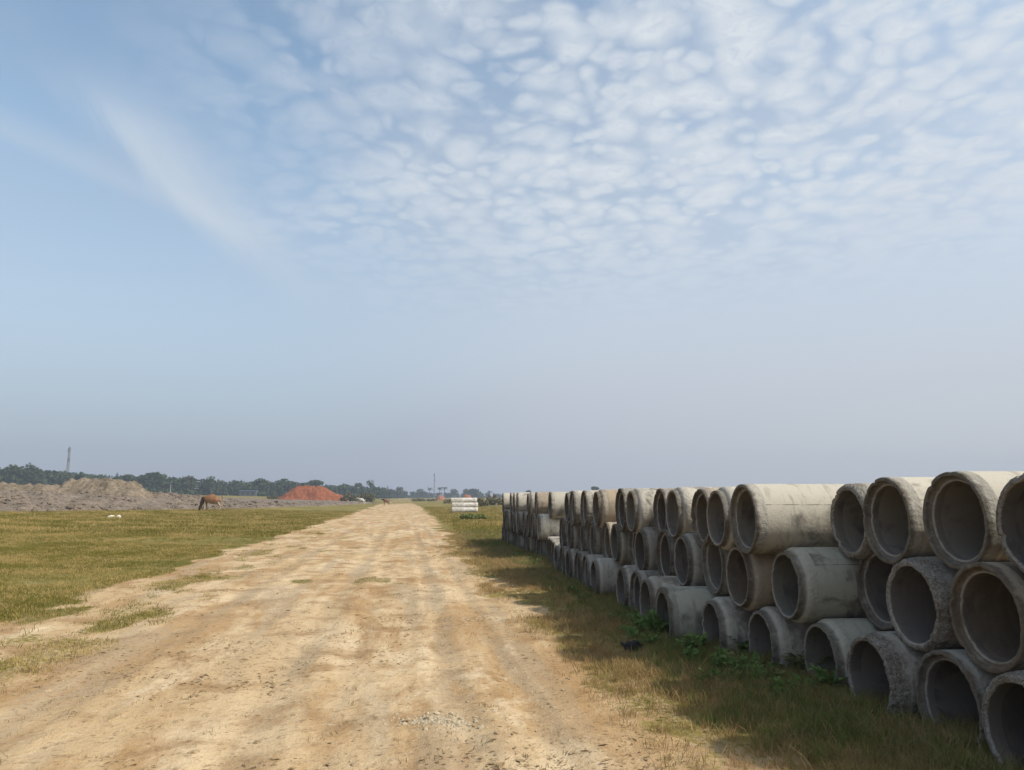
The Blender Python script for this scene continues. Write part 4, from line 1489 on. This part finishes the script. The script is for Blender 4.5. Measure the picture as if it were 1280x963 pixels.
mb = MB()
rs = np.random.default_rng(77)
px = -70.0
while px < 1450:
    for layer in range(2):
        Y_ = np.interp(px, [-60, 300, 470, 520, 640, 800], [320, 345, 420, 640, 760, 800]) * (1 + .10 * layer) * rs.uniform(.95, 1.05)
        pp = px + rs.uniform(-4, 4)
        x, y, z = at(pp, Y_)
        topz = zat(pp, skyline(pp) + rs.uniform(-1.8, 1.2) * (1 if px < 470 else .6), Y_)
        h = max(3.5, topz - z)
        w_ = h * rs.uniform(1.0, 1.6)
        lob = [(x + a, y + b_, z + c, d, e, f) for a, b_, c, d, e, f in crown_lobes('dome', w_, h, rs)]
        lob += [(x + rs.uniform(-.5, .5) * w_, y - rs.uniform(0, 2), z + .16 * h, w_ * .4, w_ * .3, h * .2) for _ in range(3)]
        leaf_cloud(mb, lob, 330, h * .15, rs)
    px += np.interp(px, [-60, 300, 470, 640, 800, 1450], [9, 9, 7, 5, 6, 12])
o = mb.build('tree_belt', MAT_LEAF)
tag(o, kind='stuff')

tree_at(14, 580.5, 34, 312, 'dome', 'broad tree rising highest at the left edge of the far tree line', 801)
tree_at(33, 580.0, 22, 316, 'tall', 'tall tree with uneven top just right of the leftmost broad tree', 802)
tree_at(45, 583.0, 18, 318, 'dome', 'round tree between the tall left trees and the lattice mast', 803)
tree_at(146, 590.5, 9, 322, 'cone', 'small pointed tree poking up above the steep earth mound', 804)
tree_at(160, 592.0, 24, 322, 'dome', 'rounded tree right of the small pointed tree', 805)
tree_at(193, 590.3, 30, 325, 'umbrella', 'wide flat topped tree in the left tree line', 806)
tree_at(236, 594.0, 18, 330, 'dome', 'rounded tree just left of the white house', 807)
tree_at(265, 595.0, 14, 332, 'tall', 'narrow tree rising just right of the white house', 808)
tree_at(326, 598.0, 30, 350, 'dome', 'broad dark tree left of the red heap', 809)
tree_at(356, 598.0, 26, 365, 'dome', 'blocky dense tree behind the left side of the red heap', 810)
tree_at(394, 599.8, 20, 380, 'umbrella', 'flat topped tree standing clear above the red heap', 811)
tree_at(431, 604.0, 18, 400, 'dome', 'low rounded tree right of the red heap', 812)
tree_at(449, 603.5, 12, 410, 'umbrella', 'small flat topped tree beside the tall round tree', 813)
tree_at(463, 600.5, 13, 415, 'tall', 'tall round headed tree above the scrub near the track', 814)
tree_at(485, 608.3, 9, 520, 'cone', 'small pointed tree left of where the track vanishes', 815)
tree_at(500, 608.2, 20, 560, 'dome', 'rounded far tree above where the track vanishes', 816)
tree_at(526, 611.0, 14, 640, 'dome', 'small rounded far tree left of the thin centre mast', 817)
tree_at(567, 611.5, 16, 680, 'dome', 'low rounded far tree right of the palms', 818)
tree_at(592, 611.3, 30, 600, 'dome', 'wide low dark tree behind the white pipe stack', 819)
tree_at(660.5, 612.6, 7, 480, 'umbrella', 'tree top peeping over the farther stack of pipes', 820)
tree_at(743, 607.8, 12, 420, 'umbrella', 'flat tree top peeping over the nearer stack of pipes', 821)
palm_at(537, 609.5, 620, 'far palm just left of the thin centre mast', 830)
palm_at(549.5, 609.5, 600, 'far palm just right of the thin centre mast', 831)
palm_at(555.5, 609.0, 600, 'far palm with round head, second right of the thin centre mast', 832)
palm_at(611.5, 613.5, 620, 'lone far palm left of the pipe row', 833)

# ------------------------------------------------------------------ masts, poles, far houses
MAT_STEEL, Ns_, bs_ = material('galvanised_steel', .6, .4)
bs_.inputs['Base Color'].default_value = (.17, .17, .19, 1)


def mast(px, pytop, Y, base_w, top_w, label, nlev):
    x, y, z = at(px, Y)
    h = zat(px, pytop, Y) - z
    mb = MB()
    cs = [(1, 1), (-1, 1), (-1, -1), (1, -1)]

    def corner(i, t_):
        w_ = (base_w + (top_w - base_w) * t_) / 2
        return (cs[i][0] * w_, cs[i][1] * w_, t_ * h)
    for i in range(4):
        mb.tube([corner(i, 0), corner(i, 1)], [.14, .09], 5)
    br = MB()
    for k_2 in range(nlev):
        a, b_ = k_2 / nlev, (k_2 + 1) / nlev
        for i in range(4):
            j = (i + 1) % 4
            br.tube([corner(i, a), corner(j, b_)], [.055, .055], 4)
            br.tube([corner(j, a), corner(i, b_)], [.055, .055], 4)
            br.tube([corner(i, b_), corner(j, b_)], [.055, .055], 4)
    o = mb.build('lattice_mast', MAT_STEEL)
    o.location = (x, y, z)
    br.build('bracing', MAT_STEEL, o)
    an = MB()
    for i in range(6):
        a = i / 6 * 6.28
        an.box((math.cos(a) * top_w * .9, math.sin(a) * top_w * .9, h * (.93 if i % 2 else .72)), (.35, .35, 2.0))
    an.tube([(0, 0, h), (0, 0, h * 1.05)], [.06, .03], 5)
    an.build('antenna', MAT_STEEL, o)
    tag(o, label, 'mast')


mast(83.5, 559, 470, 1.5, .7, 'lattice mast rising above the left tree line', 14)
mast(543, 592, 640, .9, .5, 'thin straight mast above the far centre tree line', 12)

MAT_WALL, Nl_, bl_ = material('white_wall', .9, .2)
Nl_.link(Nl_.mix(Nl_.noise(Nl_.n('ShaderNodeTexCoord', out='Object'), 1.5, 4), (.62, .62, .61), (.50, .50, .49)), bl_.inputs['Base Color'])
MAT_DARK, Nd_, bd_ = material('dark_opening', .4, .4)
bd_.inputs['Base Color'].default_value = (.03, .035, .04, 1)
MAT_TIN, Nt_, bt_ = material('blue_tin', .5, .4)
bt_.inputs['Base Color'].default_value = (.16, .24, .38, 1)


def house(px, Y, w_, d_, h_, label, storeys, roofmat, wallmat, lift=0.0):
    x, y, z = at(px, Y)
    r = bpy.data.objects.new('house', None)
    COL.objects.link(r)
    r.location = (x, y, z)
    mb = MB()
    mb.box((0, 0, h_ / 2 - .2), (w_, d_, h_ + .4))
    wl = mb.build('wall', wallmat, r)
    rf = MB()
    rf.box((0, 0, h_ + .12), (w_ + .2, d_ + .6, .22))
    if storeys > 1:
        rf.box((0, -d_ / 2 - .5, h_ / 2), (w_ + .2, 1.0, .18))
    rf.build('roof', roofmat, r)
    for s in range(storeys):
        for i in range(3):
            wb = MB()
            wb.box(((i - 1) * w_ * .3, -d_ / 2 - .02, (s + .5) * h_ / storeys), (w_ * .16, .06, h_ / storeys * .45))
            wb.build('window', MAT_DARK, r)
    tag(r, label, 'house')


MAT_GREYWALL, Ng_, bg_ = material('grey_wall', .9, .2)
bg_.inputs['Base Color'].default_value = (.10, .105, .10, 1)
house(249, 337, 1.9, 4, 5.6, 'small house with white balcony bands among the left trees', 2, MAT_WALL, MAT_GREYWALL)
house(312, 338, 7.0, 5, 2.2, 'long low blue roofed shed under the trees left of the red heap', 1, MAT_TIN, MAT_GREYWALL)


def pole(px, pytop, Y, label):
    x, y, z = at(px, Y)
    h = zat(px, pytop, Y) - z
    mb = MB()
    mb.tube([(0, 0, -.2), (0, 0, h)], [.07, .05], 8)
    o = mb.build('utility_pole', MAT_WALL)
    o.location = (x, y, z)
    ar = MB()
    ar.box((0, 0, h - .4), (1.3, .10, .12))
    ar.build('crossarm', MAT_STEEL, o)
    tag(o, label, 'pole')


pole(214, 605.5, 250, 'pale pole in front of the trees left of the white house')
pole(176, 605, 255, 'faint pale pole in front of the trees behind the steep mound')


# ------------------------------------------------------------------ cattle
def cattle_material(name, hide, dark, pale, pale_legs):
    m, N, b = material(name, .8, .2)
    ob_ = N.n('ShaderNodeTexCoord', out='Object')
    s = N.n('ShaderNodeSeparateXYZ', {0: ob_}, out=None)
    n = N.noise(ob_, 3, 4)
    c = N.mix(N.mapr(n, .4, .65), hide, tuple(q * .72 for q in hide))
    hd = N.mapr(N.math('ADD', s.outputs[0], N.math('MULTIPLY', n, .2)), 1.12, 1.34)
    c = N.mix(hd, c, dark)
    belly = N.math('MULTIPLY', N.mapr(s.outputs[2], .60, .80, 1.0, 0.0), N.mapr(s.outputs[0], 1.05, 1.12, 1.0, 0.0))
    c = N.mix(N.math('MULTIPLY', belly, pale_legs), c, pale)
    N.link(c, b.inputs['Base Color'])
    return m


def cow(px, py, hpx, heading, mats, label, graze=True, seed=0):
    x, y, z = hit(px, py)
    sc = (hpx * math.hypot(x, y) / FPX) / 1.30
    nodes = [((0.00, 0, 1.00), .31), ((.30, 0, .90), .40), ((.62, 0, .88), .41), ((.95, 0, .97), .36)]
    edges = [(0, 1), (1, 2), (2, 3)]
    if graze:
        nk = [((1.16, 0, .90), .23), ((1.28, 0, .66), .17), ((1.36, 0, .42), .125), ((1.41, 0, .27), .12), ((1.46, 0, .12), .08), ((1.475, 0, .06), .065)]
    else:
        nk = [((1.18, 0, 1.14), .18), ((1.36, 0, 1.22), .14), ((1.50, 0, 1.24), .12), ((1.68, 0, 1.14), .10), ((1.80, 0, 1.06), .065)]
    p = 3
    for q in nk:
        nodes.append(q)
        edges.append((p, len(nodes) - 1))
        p = len(nodes) - 1
    for s in (-1, 1):
        off = .10 * s if seed % 2 == 0 else -.06 * s
        chain = [((.98 + off * .2, .15 * s, .78), .13), ((1.0 + off * .6, .16 * s, .48), .068), ((.99 + off, .16 * s, .24), .048), ((1.0 + off, .16 * s, .05), .055)]
        p = 3
        for q in chain:
            nodes.append(q)
            edges.append((p, len(nodes) - 1))
            p = len(nodes) - 1
        chain = [((.00, .15 * s, .82), .17), ((.08 - off * .3, .17 * s, .62), .105), ((-.10 - off * .6, .17 * s, .40), .055), ((-.06 - off, .17 * s, .20), .045), ((-.03 - off, .17 * s, .05), .055)]
        p = 0
        for q in chain:
            nodes.append(q)
            edges.append((p, len(nodes) - 1))
            p = len(nodes) - 1
    me = bpy.data.meshes.new('cow')
    me.from_pydata([q[0] for q in nodes], edges, [])
    o = bpy.data.objects.new('cow', me)
    COL.objects.link(o)
    me.materials.append(mats)
    sk = o.modifiers.new('skin', 'SKIN')
    for i, q in enumerate(nodes):
        me.skin_vertices[0].data[i].radius = (q[1], q[1])
    me.skin_vertices[0].data[0].use_root = True
    sk.use_smooth_shade = True
    ss = o.modifiers.new('sub', 'SUBSURF')
    ss.levels = ss.render_levels = 2
    o.location = (x, y, z)
    o.rotation_euler = (0, 0, heading)
    o.scale = (sc * .90, sc * 1.0, sc)
    hd_ = np.array(nk[3 if graze else 2][0])
    top_ = np.array(nk[2 if graze else 1][0])
    for s in (-1, 1):
        e = MB()
        b0 = hd_ * .4 + top_ * .6 + np.array([.02, .09 * s, .03])
        e.add([b0, b0 + np.array([-.03, .09 * s, .05]), b0 + np.array([-.02, .19 * s, -.02]), b0 + np.array([.03, .08 * s, -.05]), b0 + np.array([.01, .10 * s, .0])],
              [(0, 1, 4), (1, 2, 4), (2, 3, 4), (3, 0, 4)])
        ea = e.build('ear', mats, o)
        sol = ea.modifiers.new('thick', 'SOLIDIFY')
        sol.thickness = .012
        hn = MB()
        b1 = b0 + np.array([.03, -.03 * s, .05])
        hn.tube([b1, b1 + np.array([.05, .06 * s, .06]), b1 + np.array([.11, .05 * s, .13])], [.022, .016, .005], 6)
        hn.build('horn', MAT_STONE, o)
    tl = MB()
    tl.tube([(-.20, 0, 1.12), (-.30, 0, .98), (-.31, 0, .62), (-.30, 0, .42), (-.30, 0, .30)], [.035, .03, .02, .04, .015], 6)
    tl.build('tail', mats, o)
    tag(o, label, 'cow')


MAT_COW1 = cattle_material('brown_hide', (.235, .115, .050), (.050, .032, .020), (.42, .33, .24), .75)
MAT_COW2 = cattle_material('white_hide', (.56, .52, .45), (.50, .46, .40), (.55, .50, .44), .3)
MAT_COW3 = cattle_material('dark_hide', (.19, .085, .045), (.020, .016, .013), (.18, .12, .08), .6)
# the heading turns the head (local +x) to the left of the picture
cow(272.5, 639.2, 20.0, math.radians(186), MAT_COW1, 'brown cow with dark head grazing at the edge of the field', True, 0)
cow(455, 631.5, 8.4, math.radians(168), MAT_COW2, 'white cow standing by the scrub beyond the red heap', False, 1)
cow(485.5, 631.8, 7.6, math.radians(200), MAT_COW3, 'brown cow with black head at the far left edge of the track', False, 2)

# ------------------------------------------------------------------ air
HZ = True
if HZ:
    mb = MB()
    mb.box((0, 560, 30), (2400, 1300, 66))
    m = bpy.data.materials.new('haze')
    m.use_nodes = True
    m.node_tree.nodes.clear()
    ho = m.node_tree.nodes.new('ShaderNodeOutputMaterial')
    pv = m.node_tree.nodes.new('ShaderNodeVolumePrincipled')
    pv.inputs['Color'].default_value = (0.62, 0.70, 0.83, 1)
    pv.inputs['Density'].default_value = 0.00066
    pv.inputs['Anisotropy'].default_value = 0.0
    m.node_tree.links.new(pv.outputs[0], ho.inputs['Volume'])
    o = mb.build('haze', m)
    tag(o, kind='stuff')
